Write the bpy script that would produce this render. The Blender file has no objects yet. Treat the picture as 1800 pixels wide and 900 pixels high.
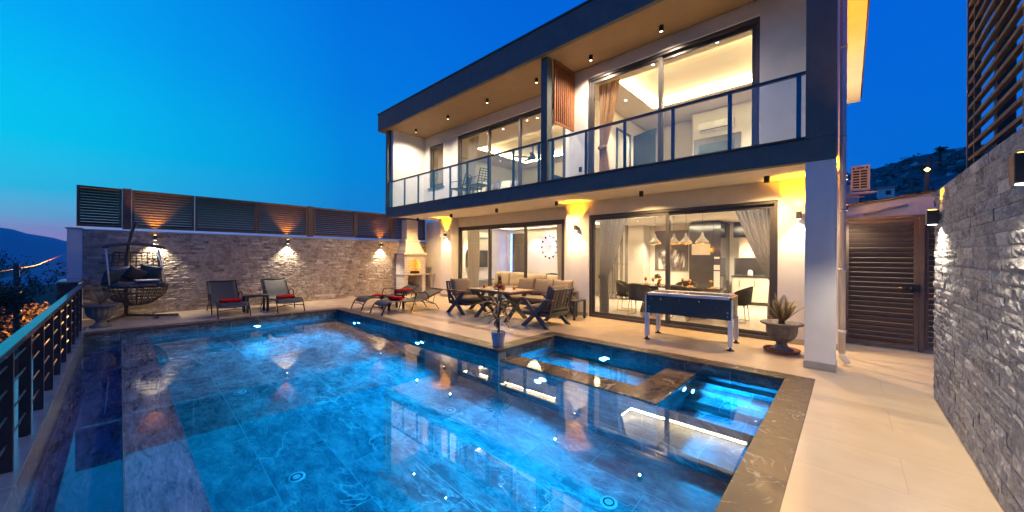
import bpy, bmesh, math, random
from mathutils import Vector, Matrix
R = math.radians
PI = math.pi
rnd = random.Random(7)
scn = bpy.context.scene
C = scn.collection

# ---------------------------------------------------------------- camera
cam_d = bpy.data.cameras.new('camera'); cam = bpy.data.objects.new('camera', cam_d); C.objects.link(cam)
YAW, ROLL = 0.747, 0.00579
_f = Vector((-math.sin(YAW), math.cos(YAW), 0)); _r = Vector((math.cos(YAW), math.sin(YAW), 0)); _u = Vector((0, 0, 1))
_r2 = _r*math.cos(ROLL) + _u*math.sin(ROLL); _u2 = -_r*math.sin(ROLL) + _u*math.cos(ROLL)
cam.matrix_world = Matrix(((_r2.x, _u2.x, -_f.x, 0), (_r2.y, _u2.y, -_f.y, 0), (_r2.z, _u2.z, -_f.z, 1.55), (0, 0, 0, 1)))
cam_d.sensor_width = 36; cam_d.lens = 36*638.1/1800; cam_d.clip_start = 0.05; cam_d.clip_end = 60000
scn.camera = cam

# ---------------------------------------------------------------- world (dusk sky)
world = bpy.data.worlds.new("World"); scn.world = world; world.use_nodes = True
wn = world.node_tree; wn.nodes.clear()
def N(nt, t, **k):
    n = nt.nodes.new(t)
    for a, b in k.items(): setattr(n, a, b)
    return n
def ramp(nt, fac, stops, interp='LINEAR'):
    r = N(nt, 'ShaderNodeValToRGB'); r.color_ramp.interpolation = interp
    e = r.color_ramp.elements
    while len(e) > 1: e.remove(e[-1])
    e[0].position = stops[0][0]; e[0].color = (*stops[0][1], 1)
    for p, c in stops[1:]:
        x = e.new(p); x.color = (*c, 1)
    nt.links.new(fac, r.inputs[0]); return r.outputs[0]
def lin(r, g, b): return tuple(((v/255+.055)/1.055)**2.4 if v > 10 else v/255/12.92 for v in (r, g, b))
def math_n(nt, op, a, b=None, clamp=False):
    m = N(nt, 'ShaderNodeMath', operation=op, use_clamp=clamp)
    for i, v in enumerate((a, b)):
        if v is None: continue
        if isinstance(v, (int, float)): m.inputs[i].default_value = v
        else: nt.links.new(v, m.inputs[i])
    return m.outputs[0]
tc = N(wn, 'ShaderNodeTexCoord'); sep = N(wn, 'ShaderNodeSeparateXYZ'); wn.links.new(tc.outputs['Generated'], sep.inputs[0])
elev = math_n(wn, 'ARCSINE', sep.outputs[2])
elev = math_n(wn, 'DIVIDE', elev, PI/2, True)
# side where the sun went down: far left of the picture
SUN_AZ = (-math.sin(R(108)), math.cos(R(108)))
hl = math_n(wn, 'SQRT', math_n(wn, 'ADD', math_n(wn, 'MULTIPLY', sep.outputs[0], sep.outputs[0]), math_n(wn, 'MULTIPLY', sep.outputs[1], sep.outputs[1])))
dot = math_n(wn, 'ADD', math_n(wn, 'MULTIPLY', sep.outputs[0], SUN_AZ[0]), math_n(wn, 'MULTIPLY', sep.outputs[1], SUN_AZ[1]))
dot = math_n(wn, 'DIVIDE', dot, math_n(wn, 'MAXIMUM', hl, 1e-4))
sidef = ramp(wn, math_n(wn, 'ADD', math_n(wn, 'MULTIPLY', dot, .5), .5, True), [(0.35, (0, 0, 0)), (.71, (.07,)*3), (.88, (.24,)*3), (.96, (.62,)*3), (1, (1, 1, 1))])
west = ramp(wn, elev, [(0, lin(235, 175, 215)), (.022, lin(195, 185, 232)), (.04, lin(128, 200, 235)), (.07, lin(50, 206, 242)), (.125, lin(0, 210, 247)), (.17, lin(0, 202, 248)), (.25, lin(0, 176, 248)), (.5, lin(0, 114, 230)), (1, lin(0, 80, 205))])
east = ramp(wn, elev, [(0, lin(0, 112, 215)), (.12, lin(0, 106, 214)), (.3, lin(0, 97, 216)), (.6, lin(0, 84, 200)), (1, lin(0, 75, 190))])
mx = N(wn, 'ShaderNodeMix', data_type='RGBA'); wn.links.new(sidef, mx.inputs[0]); wn.links.new(east, mx.inputs[6]); wn.links.new(west, mx.inputs[7])
sky = N(wn, 'ShaderNodeTexSky', sky_type='NISHITA', sun_disc=False, sun_elevation=R(-2), sun_rotation=R(-108))
bg1 = N(wn, 'ShaderNodeBackground'); bg1.inputs[1].default_value = 0.53; wn.links.new(mx.outputs[2], bg1.inputs[0])
bg2 = N(wn, 'ShaderNodeBackground'); bg2.inputs[1].default_value = 0.002; wn.links.new(sky.outputs[0], bg2.inputs[0])
ad = N(wn, 'ShaderNodeAddShader'); wn.links.new(bg1.outputs[0], ad.inputs[0]); wn.links.new(bg2.outputs[0], ad.inputs[1])
wo = N(wn, 'ShaderNodeOutputWorld'); wn.links.new(ad.outputs[0], wo.inputs[0])

scn.view_settings.view_transform = 'Standard'; scn.view_settings.look = 'None'
scn.view_settings.exposure = 1.0; scn.view_settings.gamma = 1; scn.view_settings.use_curve_mapping = False
cy = scn.cycles
cy.max_bounces = 8; cy.diffuse_bounces = 3; cy.glossy_bounces = 4; cy.transmission_bounces = 6; cy.transparent_max_bounces = 12
cy.caustics_refractive = False; cy.caustics_reflective = False; cy.sample_clamp_indirect = 6; cy.blur_glossy = .6
cy.use_denoising = True; cy.use_adaptive_sampling = False
try: cy.denoiser = 'OPENIMAGEDENOISE'
except Exception: pass

# ---------------------------------------------------------------- materials
def new_mat(name):
    m = bpy.data.materials.new(name); m.use_nodes = True
    nt = m.node_tree; nt.nodes.clear()
    out = N(nt, 'ShaderNodeOutputMaterial'); b = N(nt, 'ShaderNodeBsdfPrincipled'); nt.links.new(b.outputs[0], out.inputs[0])
    return m, nt, b, out
def noise(nt, vec, scale, detail=4, rough=.55, dist=0):
    n = N(nt, 'ShaderNodeTexNoise'); n.inputs['Scale'].default_value = scale; n.inputs['Detail'].default_value = detail
    n.inputs['Roughness'].default_value = rough; n.inputs['Distortion'].default_value = dist
    if vec is not None: nt.links.new(vec, n.inputs['Vector'])
    return n.outputs['Fac']
def mixc(nt, fac, a, b, mode='MIX'):
    m = N(nt, 'ShaderNodeMix', data_type='RGBA', blend_type=mode)
    for i, v in ((0, fac), (6, a), (7, b)):
        if isinstance(v, (int, float)): m.inputs[i].default_value = v
        elif isinstance(v, tuple): m.inputs[i].default_value = (*v, 1)
        else: nt.links.new(v, m.inputs[i])
    return m.outputs[2]
def bump(nt, b, h, strength, dist=.01):
    n = N(nt, 'ShaderNodeBump'); n.inputs['Strength'].default_value = strength; n.inputs['Distance'].default_value = dist
    nt.links.new(h, n.inputs['Height']); nt.links.new(n.outputs[0], b.inputs['Normal'])
def pmat(name, c1, c2=None, scale=20, rough=.6, metal=0, bmp=.15, bscale=None, spec=.5, coat=0, bdist=.004):
    m, nt, b, o = new_mat(name)
    c2 = c2 or tuple(v*.8 for v in c1)
    t = N(nt, 'ShaderNodeTexCoord').outputs['Object']
    f = noise(nt, t, scale)
    nt.links.new(mixc(nt, ramp(nt, f, [(.35, (0,)*3), (.65, (1,)*3)]), c1, c2), b.inputs['Base Color'])
    b.inputs['Roughness'].default_value = rough; b.inputs['Metallic'].default_value = metal
    b.inputs['Specular IOR Level'].default_value = spec; b.inputs['Coat Weight'].default_value = coat
    if bmp: bump(nt, b, noise(nt, t, bscale or scale*4, 3), bmp, bdist)
    return m
def emat(name, col, strength, pattern=True):
    m, nt, b, o = new_mat(name)
    b.inputs['Base Color'].default_value = (.8, .8, .8, 1); b.inputs['Emission Color'].default_value = (*col, 1)
    b.inputs['Emission Strength'].default_value = strength
    return m
def thin_fresnel(nt, ior):
    fr = N(nt, 'ShaderNodeFresnel'); g = N(nt, 'ShaderNodeNewGeometry').outputs['Backfacing']
    nt.links.new(math_n(nt, 'ADD', math_n(nt, 'MULTIPLY', g, 1/ior-ior), ior), fr.inputs[0]); return fr
def glass_pane(name, tint=(.95, .97, .97), ior=1.5, refl=(1, 1, 1)):
    m, nt, b, o = new_mat(name); nt.nodes.remove(b)
    tr = N(nt, 'ShaderNodeBsdfTransparent'); tr.inputs[0].default_value = (*tint, 1)
    gl = N(nt, 'ShaderNodeBsdfGlossy'); gl.inputs['Roughness'].default_value = 0.0; gl.inputs[0].default_value = (*refl, 1)
    fr = thin_fresnel(nt, ior)
    mm = N(nt, 'ShaderNodeMixShader'); nt.links.new(fr.outputs[0], mm.inputs[0]); nt.links.new(tr.outputs[0], mm.inputs[1]); nt.links.new(gl.outputs[0], mm.inputs[2])
    nt.links.new(mm.outputs[0], o.inputs[0]); return m

def brick_joint(nt, vec, bw, rh, mortar=.004, off=.5):
    n = N(nt, 'ShaderNodeTexBrick'); n.offset = off; n.squash = 1; n.squash_frequency = 2
    n.inputs['Scale'].default_value = 1; n.inputs['Brick Width'].default_value = bw; n.inputs['Row Height'].default_value = rh
    n.inputs['Mortar Size'].default_value = mortar; n.inputs['Mortar Smooth'].default_value = .1; n.inputs['Bias'].default_value = 0
    n.inputs['Color1'].default_value = (0, 0, 0, 1); n.inputs['Color2'].default_value = (1, 1, 1, 1); n.inputs['Mortar'].default_value = (.5, .5, .5, 1)
    nt.links.new(vec, n.inputs['Vector']); return n.outputs['Fac'], n.outputs['Color']
def mapping(nt, rot=(0, 0, 0), loc=(0, 0, 0), sc=(1, 1, 1)):
    t = N(nt, 'ShaderNodeTexCoord')
    if rot in ('xz', 'yz'):
        sp = N(nt, 'ShaderNodeSeparateXYZ'); nt.links.new(t.outputs['Object'], sp.inputs[0]); cb = N(nt, 'ShaderNodeCombineXYZ')
        i = 0 if rot == 'xz' else 1
        nt.links.new(sp.outputs[i], cb.inputs[0]); nt.links.new(sp.outputs[2], cb.inputs[1]); nt.links.new(sp.outputs[1-i], cb.inputs[2])
        return cb.outputs[0]
    mp = N(nt, 'ShaderNodeMapping')
    mp.inputs['Rotation'].default_value = rot; mp.inputs['Location'].default_value = loc; mp.inputs['Scale'].default_value = sc
    nt.links.new(t.outputs['Object'], mp.inputs[0]); return mp.outputs[0]
def marble(name, dark, mid, vein, tiles=None, rot=(0, 0, 0), loc=(0, 0, 0), rough=.12, vscale=1.2, stretch=(1, .35, 1), joint=(.02, .02, .02), jw=.004, vamt=.7, wall=False):
    m, nt, b, o = new_mat(name)
    v = mapping(nt, rot, loc)
    st = N(nt, 'ShaderNodeMapping'); st.inputs['Scale'].default_value = stretch; st.inputs['Rotation'].default_value = (0, 0, R(25)); nt.links.new(v, st.inputs[0]); s = st.outputs[0]
    vec = s
    if tiles:
        f, rc = brick_joint(nt, v, tiles[0], tiles[1], jw, tiles[2] if len(tiles) > 2 else .5)
        sc_ = N(nt, 'ShaderNodeVectorMath', operation='SCALE'); nt.links.new(rc, sc_.inputs[0]); sc_.inputs['Scale'].default_value = 37.0
        av = N(nt, 'ShaderNodeVectorMath', operation='ADD'); nt.links.new(s, av.inputs[0]); nt.links.new(sc_.outputs[0], av.inputs[1]); vec = av.outputs[0]
    n1 = noise(nt, vec, vscale*1.4, 8, .62, .8); n2 = noise(nt, vec, vscale*5, 9, .7, .5)
    base = ramp(nt, math_n(nt, 'ADD', math_n(nt, 'MULTIPLY', n1, .6), math_n(nt, 'MULTIPLY', n2, .4)), [(.36, dark), (.5, tuple((a+c)/2 for a, c in zip(dark, mid))), (.66, mid)])
    rv = math_n(nt, 'ABSOLUTE', math_n(nt, 'SUBTRACT', noise(nt, vec, vscale*.8, 6, .5, 1.6), .5))
    vm = ramp(nt, rv, [(0, (1, 1, 1)), (.006, (.5,)*3), (.018, (0, 0, 0))])
    vmod = ramp(nt, noise(nt, vec, vscale*2.3, 2), [(.45, (0,)*3), (.62, (1,)*3)])
    col = mixc(nt, math_n(nt, 'MULTIPLY', math_n(nt, 'MULTIPLY', vm, vmod), vamt), base, vein)
    if tiles:
        col = mixc(nt, math_n(nt, 'MULTIPLY', rc, .3), col, tuple(x*.45 for x in dark))
        col = mixc(nt, f, col, joint)
    nt.links.new(col, b.inputs['Base Color'])
    rr = ramp(nt, n2, [(.3, (rough*.7,)*3), (.7, (min(1, rough*1.6),)*3)]); nt.links.new(rr, b.inputs['Roughness'])
    bump(nt, b, n2, .05, .003)
    return m

M = {}
M['plaster'] = pmat('white_plaster', (.72, .70, .66), (.66, .64, .6), 3, .8, 0, .5, 90, .3, bdist=.004)
M['plaster_in'] = pmat('interior_paint', (.74, .70, .63), (.70, .66, .6), 2, .6, 0, .1, 60, .3)
M['dark_plaster'] = pmat('charcoal_plaster', (.115, .135, .13), (.10, .118, .115), 6, .75, 0, .6, 120, .3)
M['soffit'] = pmat('taupe_soffit', (.34, .23, .125), (.31, .21, .115), 3, .7, 0, .3, 90, .3)
M['trim'] = pmat('dark_trim', (.05, .035, .03), None, 10, .5)
M['frame'] = pmat('anthracite_aluminium', (.085, .08, .08), (.075, .07, .07), 12, .38, .35, .05)
M['rail'] = pmat('rail_metal', (.05, .055, .065), None, 12, .3, .5, .05)
M['louver'] = pmat('louver_metal', (.14, .10, .08), (.12, .085, .068), 12, .65, .0, .05, spec=.2)
M['handrail'] = pmat('handrail_metal', (.10, .11, .13), None, 12, .18, .75, .05)
M['black'] = pmat('black_metal', (.025, .025, .028), None, 12, .4, .3, .05)
M['sconce'] = pmat('sconce_metal', (.07, .065, .065), None, 12, .35, .4, .05)
M['wood'] = pmat('orange_wood', (.30, .11, .035), (.20, .07, .02), 9, .45, 0, .2)
M['teak'] = pmat('teak_wood', (.30, .16, .07), (.20, .10, .045), 8, .4, 0, .2)
M['furn'] = pmat('slate_painted_aluminium', (.055, .065, .08), None, 12, .45, .2, .05)
M['cushion'] = pmat('taupe_cushion', (.24, .19, .145), (.20, .16, .12), 60, .9, 0, .5, 400, .2)
M['sling'] = pmat('black_sling_mesh', (.055, .052, .05), (.04, .038, .036), 200, .6, 0, .4, 600)
M['red'] = pmat('red_towel', (.55, .02, .015), (.42, .012, .01), 40, .95, 0, .8, 260, .1)
M['rattan'] = pmat('grey_rattan', (.14, .11, .085), (.08, .06, .05), 60, .6, 0, .6, 200)
M['navy'] = pmat('navy_cushion', (.035, .06, .095), (.025, .045, .07), 60, .9, 0, .5, 300, .2)
M['stone_pot'] = pmat('grey_cast_stone', (.17, .155, .14), (.12, .11, .10), 14, .7, 0, .4, 80)
M['white_pot'] = pmat('white_plastic', (.65, .66, .68), None, 10, .35, 0, .05)
M['terra'] = pmat('terracotta', (.42, .13, .05), (.36, .10, .04), 12, .7)
M['soil'] = pmat('soil', (.06, .04, .025), (.12, .08, .05), 60, 1, 0, 1, 100, .1, bdist=.01)
M['leaf'] = pmat('cycad_leaf', (.22, .19, .08), (.18, .12, .05), 12, .5)
M['leaf2'] = pmat('dracaena_leaf', (.16, .13, .07), (.20, .12, .05), 8, .5)
M['bark'] = pmat('bark', (.11, .085, .06), (.06, .045, .035), 25, .9, 0, 1, 60, .2, bdist=.01)
M['alu'] = pmat('silver_aluminium', (.72, .73, .75), (.68, .69, .71), 8, .35, .2, .03)
M['foos'] = pmat('charcoal_laminate', (.04, .05, .055), None, 20, .4)
M['chrome'] = pmat('chrome', (.75, .75, .75), None, 8, .12, 1, .0)
M['rubber'] = pmat('black_rubber', (.02, .02, .02), None, 20, .7)
M['green'] = pmat('playfield_green', (.05, .16, .09), None, 20, .4)
M['fruit'] = pmat('orange_fruit', (.75, .28, .03), (.65, .2, .02), 12, .5, 0, .3, 90)
M['pineapple'] = pmat('pineapple_skin', (.28, .15, .04), (.12, .08, .02), 60, .7, 0, 1, 90)
M['juice'] = pmat('orange_juice', (.85, .30, .03), (.8, .25, .02), 12, .2)
M['white'] = pmat('white_gloss', (.78, .77, .74), None, 4, .3, 0, .02)
M['kitchen'] = pmat('cream_cabinet', (.70, .62, .52), (.66, .58, .48), 4, .25, 0, .03)
M['darkcab'] = pmat('dark_gloss_cabinet', (.085, .08, .085), (.07, .066, .07), 5, .1, 0, .02)
M['counter'] = marble('dark_granite', (.03, .028, .026), (.07, .06, .05), (.2, .18, .15), rough=.15, vscale=6)
M['screen'] = pmat('tv_screen', (.03, .028, .03), None, 6, .12)
M['curtain'] = pmat('taupe_curtain', (.55, .50, .44), (.5, .45, .4), 20, .85, 0, .2, 200)
M['curtain_blue'] = pmat('grey_blue_curtain', (.42, .41, .42), (.36, .35, .37), 20, .8, 0, .2, 200)
M['curtain_gold'] = pmat('gold_curtain', (.58, .41, .25), (.48, .32, .18), 20, .8, 0, .2, 200)
M['velvet'] = pmat('dark_velvet', (.045, .042, .045), (.03, .028, .03), 30, .75)
M['ivory'] = pmat('ivory_leather', (.66, .55, .40), (.6, .5, .36), 20, .5)
M['greyfab'] = pmat('grey_fabric', (.20, .20, .23), None, 40, .9)
M['whitelinen'] = pmat('linen', (.62, .58, .52), (.5, .47, .43), 20, .9)
M['pendant'] = pmat('grey_pendant', (.30, .25, .20), None, 12, .5)
M['wallgrey'] = pmat('grey_panel', (.16, .13, .115), (.145, .12, .105), 3, .6)
M['paleblue_door'] = pmat('slate_blue_door', (.055, .09, .13), (.045, .08, .12), 3, .4)
M['mirrorpc'] = pmat('mirror_piece', (.10, .12, .14), None, 3, .1, .9, 0)
M['gold'] = pmat('gold_metal', (.75, .45, .12), None, 8, .25, 1, .02)
M['plate'] = pmat('plate_glaze', (.7, .5, .25), (.6, .42, .2), 8, .2)
M['acunit'] = pmat('air_conditioner_plastic', (.62, .58, .5), (.58, .54, .46), 6, .5)
M['rock'] = pmat('hill_scrub', (.035, .045, .03), (.15, .16, .16), .35, .95, 0, .6, 2, .1, bdist=.3)
M['ground'] = pmat('dry_ground', (.05, .045, .03), (.09, .075, .05), 1.2, 1, 0, .8, 6, .1, bdist=.1)
M['hill'] = pmat('distant_hill', (.16, .26, .32), (.14, .23, .28), .002, 1, 0, 0)  # part of the blue haze is put into the base colour
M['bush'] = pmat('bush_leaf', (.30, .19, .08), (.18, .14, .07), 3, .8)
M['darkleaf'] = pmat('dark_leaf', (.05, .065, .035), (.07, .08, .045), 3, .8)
M['pole'] = pmat('weathered_wood_pole', (.13, .10, .08), (.09, .07, .055), 8, .9)
M['concrete'] = pmat('pale_concrete', (.42, .40, .38), (.36, .34, .32), 5, .85, 0, .3, 60)
M['skirting'] = pmat('grey_tile_skirting', (.34, .31, .28), (.30, .28, .25), 8, .4)
M['brickpaint'] = pmat('white_painted_brick', (.70, .62, .52), (.64, .57, .48), 10, .75)
M['pipe'] = pmat('white_pipe', (.62, .56, .55), (.58, .53, .5), 5, .4, 0, .02)
M['glass'] = glass_pane('window_glass', (.93, .95, .94), 1.5)
M['railglass'] = glass_pane('railing_glass', (.84, .92, .98), 1.9, (.65, .88, 1))
M['drink'] = glass_pane('drinking_glass', (.9, .9, .9), 1.5)
M['cove'] = emat('cove_light', (1, .78, .42), 36)
M['cove_up'] = emat('bedroom_cove_light', (1, .74, .34), 36)
M['cove_white'] = emat('dining_cove_light', (1, .86, .58), 34)
M['lamp_warm'] = emat('warm_lens', (1, .72, .35), 5)
M['lamp_amber'] = emat('amber_lens', (1, .45, .05), 8)
M['lamp_white'] = emat('white_lens', (1, .92, .8), 5)
M['led_blue'] = emat('blue_led', (.02, .2, 1), 5)
M['pool_lens'] = emat('pool_lens', (.55, .9, 1), 12)
M['firelight'] = emat('glow', (1, .45, .08), 6)
M['inlet'] = pmat('pool_inlet_plastic', (.75, .78, .78), None, 10, .4)
M['deck'] = None
def deck_mat(name, c1, c2, bw=1.2, rh=.6, rough=.16, joint=(.25, .2, .15)):
    m, nt, b, o = new_mat(name)
    v = mapping(nt, (0, 0, 0), (.3, .08, 0)); f, rc = brick_joint(nt, v, bw, rh, .0025, .5)
    st = N(nt, 'ShaderNodeMapping'); st.inputs['Scale'].default_value = (.5, 2.6, 1); nt.links.new(v, st.inputs[0])
    sc_ = N(nt, 'ShaderNodeVectorMath', operation='SCALE'); nt.links.new(rc, sc_.inputs[0]); sc_.inputs['Scale'].default_value = 19.0
    av = N(nt, 'ShaderNodeVectorMath', operation='ADD'); nt.links.new(st.outputs[0], av.inputs[0]); nt.links.new(sc_.outputs[0], av.inputs[1])
    n1 = noise(nt, av.outputs[0], 2.2, 8, .6, .4); n2 = noise(nt, v, .7, 3)
    col = ramp(nt, n1, [(.3, c2), (.7, c1)])
    col = mixc(nt, math_n(nt, 'MULTIPLY', n2, .35), col, tuple(x*.8 for x in c1))
    col = mixc(nt, math_n(nt, 'MULTIPLY', f, .4), col, joint)
    col = mixc(nt, math_n(nt, 'MULTIPLY', ramp(nt, noise(nt, v, 1.7, 7, .7, .6), [(.5, (0,)*3), (.72, (1,)*3)]), .22), col, tuple(x*.6 for x in c2))
    nt.links.new(col, b.inputs['Base Color'])
    nt.links.new(ramp(nt, noise(nt, v, 3, 5), [(.3, (rough*.8,)*3), (.7, (rough*1.7,)*3)]), b.inputs['Roughness'])
    bump(nt, b, n1, .03, .002)
    return m
M['deck'] = deck_mat('travertine_deck', (.68, .53, .35), (.62, .48, .31), joint=(.36, .29, .21))
M['floor_in'] = deck_mat('cream_floor_tile', (.62, .55, .45), (.58, .51, .41), .6, .6, .08)
M['coping'] = marble('brown_marble_coping', (.06, .042, .028), (.115, .078, .047), (.6, .5, .38), rough=.34, vscale=2.4, stretch=(1, 1, 1))
M['rim'] = marble('wet_brown_marble', (.05, .036, .025), (.24, .165, .10), (.6, .5, .4), rough=.06, vscale=1.9, stretch=(1, .6, 1))
M['marble_dark'] = marble('dark_blue_grey_marble', (.03, .035, .04), (.10, .105, .115), (.35, .4, .42), tiles=(.6, .3, 0), rough=.1, vscale=1.6, joint=(.12, .14, .15))
M['poolfloor'] = marble('pool_floor_marble', (.012, .04, .07), (.34, .52, .52), (.75, .95, .9), tiles=(1.30, .645, .5), loc=(.2, -1.065+.645*2, 0), rough=.3, vscale=1.5, stretch=(1, .6, 1), joint=(.22, .38, .42), jw=.004)
M['poolwall'] = marble('pool_wall_marble_x', (.04, .075, .105), (.12, .20, .26), (.4, .6, .62), tiles=(.6, .3, 0), rot='xz', rough=.25, vscale=1.5, joint=(.25, .38, .42))
M['poolwall_y'] = marble('pool_wall_marble_y', (.04, .075, .105), (.12, .20, .26), (.4, .6, .62), tiles=(.6, .3, 0), rot='yz', rough=.25, vscale=1.5, joint=(.25, .38, .42))
M['channel'] = marble('channel_marble', (.006, .012, .04), (.12, .18, .38), (.3, .4, .5), rough=.15, vscale=2.6, stretch=(.5, 2.2, 1), vamt=.4)
M['weirstone'] = marble('weir_marble', (.03, .035, .04), (.42, .45, .46), (.7, .7, .7), rough=.12, vscale=3.2, stretch=(.5, 2.4, 1), vamt=.5)
M['pillar'] = marble('dark_pillar_marble', (.02, .022, .024), (.06, .062, .066), (.3, .3, .3), rough=.2, vscale=3)
M['ledge'] = marble('grey_blue_ledge_marble', (.14, .17, .19), (.24, .28, .30), (.45, .5, .5), rough=.16, vscale=1.6, vamt=.4)
def slate(name, dark, mid, light, vein, tiles, loc, vec='xy', joint=(.2, .3, .3), jw=.004):
    m, nt, b, o = new_mat(name)
    v = mapping(nt, vec if vec != 'xy' else (0, 0, 0), loc); f, rc = brick_joint(nt, v, tiles[0], tiles[1], jw, .5)
    sc_ = N(nt, 'ShaderNodeVectorMath', operation='SCALE'); nt.links.new(rc, sc_.inputs[0]); sc_.inputs['Scale'].default_value = 37.0
    av = N(nt, 'ShaderNodeVectorMath', operation='ADD'); nt.links.new(v, av.inputs[0]); nt.links.new(sc_.outputs[0], av.inputs[1])
    mp = N(nt, 'ShaderNodeMapping'); mp.inputs['Rotation'].default_value = (0, 0, R(35)); mp.inputs['Scale'].default_value = (1, 1.9, 1); nt.links.new(av.outputs[0], mp.inputs[0]); p = mp.outputs[0]
    n1 = noise(nt, p, 1.5, 10, .72, .5); n2 = noise(nt, p, 7, 8, .75, .3)
    base = ramp(nt, math_n(nt, 'ADD', math_n(nt, 'MULTIPLY', n1, .65), math_n(nt, 'MULTIPLY', n2, .35)), [(.38, dark), (.49, mid), (.62, light)])
    def vein_mask(sc, w, seed):
        mq = N(nt, 'ShaderNodeMapping'); mq.inputs['Location'].default_value = (seed, seed*2, 0); nt.links.new(p, mq.inputs[0])
        q = math_n(nt, 'ABSOLUTE', math_n(nt, 'SUBTRACT', noise(nt, mq.outputs[0], sc, 5, .55, .9), .5)); return ramp(nt, q, [(0, (1,)*3), (w, (.55,)*3), (w*3, (0,)*3)])
    gate_ = ramp(nt, noise(nt, p, 1.1, 2), [(.48, (0,)*3), (.6, (1,)*3)])
    col = mixc(nt, math_n(nt, 'MULTIPLY', math_n(nt, 'MULTIPLY', vein_mask(.9, .006, 3), gate_), .9), base, vein)
    col = mixc(nt, math_n(nt, 'MULTIPLY', vein_mask(2.6, .008, 9), .35), col, vein)
    tone = ramp(nt, math_n(nt, 'FRACT', math_n(nt, 'MULTIPLY', rc, 7.3)), [(0, (.55,)*3), (1, (1.0,)*3)])
    col = mixc(nt, 1.0, col, tone, 'MULTIPLY'); col = mixc(nt, f, col, joint)
    nt.links.new(col, b.inputs['Base Color']); b.inputs['Roughness'].default_value = .3; return m
M['poolfloor'] = slate('pool_floor_slate', (.02, .06, .09), (.16, .27, .31), (.50, .66, .66), (.8, .95, .9), (1.30, .645), (.2, -1.065+.645*2, 0), joint=(.32, .48, .48))
M['poolwall'] = slate('pool_wall_slate_x', (.015, .04, .06), (.09, .15, .19), (.30, .42, .44), (.5, .65, .65), (.6, .3), (0, 0, 0), 'xz', (.25, .36, .38))
M['poolwall_y'] = slate('pool_wall_slate_y', (.015, .04, .06), (.09, .15, .19), (.30, .42, .44), (.5, .65, .65), (.6, .3), (0, 0, 0), 'yz', (.25, .36, .38))
def water_mat():
    m, nt, b, o = new_mat('pool_water'); nt.nodes.remove(b)
    rf = N(nt, 'ShaderNodeBsdfRefraction'); rf.inputs['IOR'].default_value = 1.333; rf.inputs['Roughness'].default_value = 0; rf.inputs[0].default_value = (.34, .80, 1, 1)
    gl = N(nt, 'ShaderNodeBsdfGlossy'); gl.inputs['Roughness'].default_value = 0.0; gl.inputs[0].default_value = (1, 1, 1, 1)
    fr = N(nt, 'ShaderNodeFresnel'); fr.inputs[0].default_value = 2.0
    t = N(nt, 'ShaderNodeTexCoord').outputs['Object']
    bp = N(nt, 'ShaderNodeBump'); bp.inputs['Strength'].default_value = .05; bp.inputs['Distance'].default_value = .004
    nt.links.new(noise(nt, t, 2.2, 2, .5), bp.inputs['Height'])
    for x in (rf, gl, fr): nt.links.new(bp.outputs[0], x.inputs['Normal'])
    mm = N(nt, 'ShaderNodeMixShader'); nt.links.new(fr.outputs[0], mm.inputs[0]); nt.links.new(rf.outputs[0], mm.inputs[1]); nt.links.new(gl.outputs[0], mm.inputs[2])
    nt.links.new(mm.outputs[0], o.inputs[0]); return m
M['water'] = water_mat()
def film_mat():
    m, nt, b, o = new_mat('shallow_water_film'); nt.nodes.remove(b)
    tr = N(nt, 'ShaderNodeBsdfTransparent'); tr.inputs[0].default_value = (.85, .92, 1, 1)
    gl = N(nt, 'ShaderNodeBsdfGlossy'); gl.inputs['Roughness'].default_value = 0.0; gl.inputs[0].default_value = (.8, .9, 1, 1)
    fr = thin_fresnel(nt, 1.5)
    t = N(nt, 'ShaderNodeTexCoord').outputs['Object']; bp = N(nt, 'ShaderNodeBump'); bp.inputs['Strength'].default_value = .06; bp.inputs['Distance'].default_value = .004
    nt.links.new(noise(nt, t, 3, 2, .5), bp.inputs['Height']); nt.links.new(bp.outputs[0], gl.inputs['Normal'])
    mm = N(nt, 'ShaderNodeMixShader'); nt.links.new(fr.outputs[0], mm.inputs[0]); nt.links.new(tr.outputs[0], mm.inputs[1]); nt.links.new(gl.outputs[0], mm.inputs[2])
    nt.links.new(mm.outputs[0], o.inputs[0]); return m
M['film'] = film_mat()
def stone_mat(name, pal, nscale=14):
    m, nt, b, o = new_mat(name)
    at = N(nt, 'ShaderNodeAttribute', attribute_name='tone'); t = N(nt, 'ShaderNodeTexCoord').outputs['Object']
    c = ramp(nt, at.outputs['Fac'], pal)
    n = noise(nt, t, nscale, 8, .7)
    c = mixc(nt, ramp(nt, n, [(.4, (0,)*3), (.7, (.75,)*3)]), c, tuple(x*1.0 for x in pal[-1][1]))
    c = mixc(nt, ramp(nt, noise(nt, t, nscale*.3, 4), [(.5, (0,)*3), (.75, (.6,)*3)]), c, pal[0][1])
    nt.links.new(c, b.inputs['Base Color']); b.inputs['Roughness'].default_value = .75
    bump(nt, b, noise(nt, t, nscale*4, 6, .7), .8, .012)
    return m
M['stone'] = stone_mat('split_face_stone', [(0, (.13, .10, .078)), (.4, (.29, .235, .185)), (.8, (.41, .335, .27)), (1, (.60, .52, .43))], 12)
M['stone_r'] = stone_mat('grey_split_face_stone', [(0, (.10, .10, .11)), (.4, (.22, .22, .235)), (.8, (.29, .285, .30)), (1, (.5, .48, .46))], 22)
def brick_paint(name, rot):
    m, nt, b, o = new_mat(name); v = mapping(nt, rot); f, rc = brick_joint(nt, v, .21, .068, .006, .5)
    nt.links.new(mixc(nt, f, mixc(nt, rc, (.70, .64, .55), (.62, .57, .49)), (.36, .32, .27)), b.inputs['Base Color'])
    b.inputs['Roughness'].default_value = .7; bump(nt, b, math_n(nt, 'SUBTRACT', 1, f), .6, .008); return m
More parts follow.
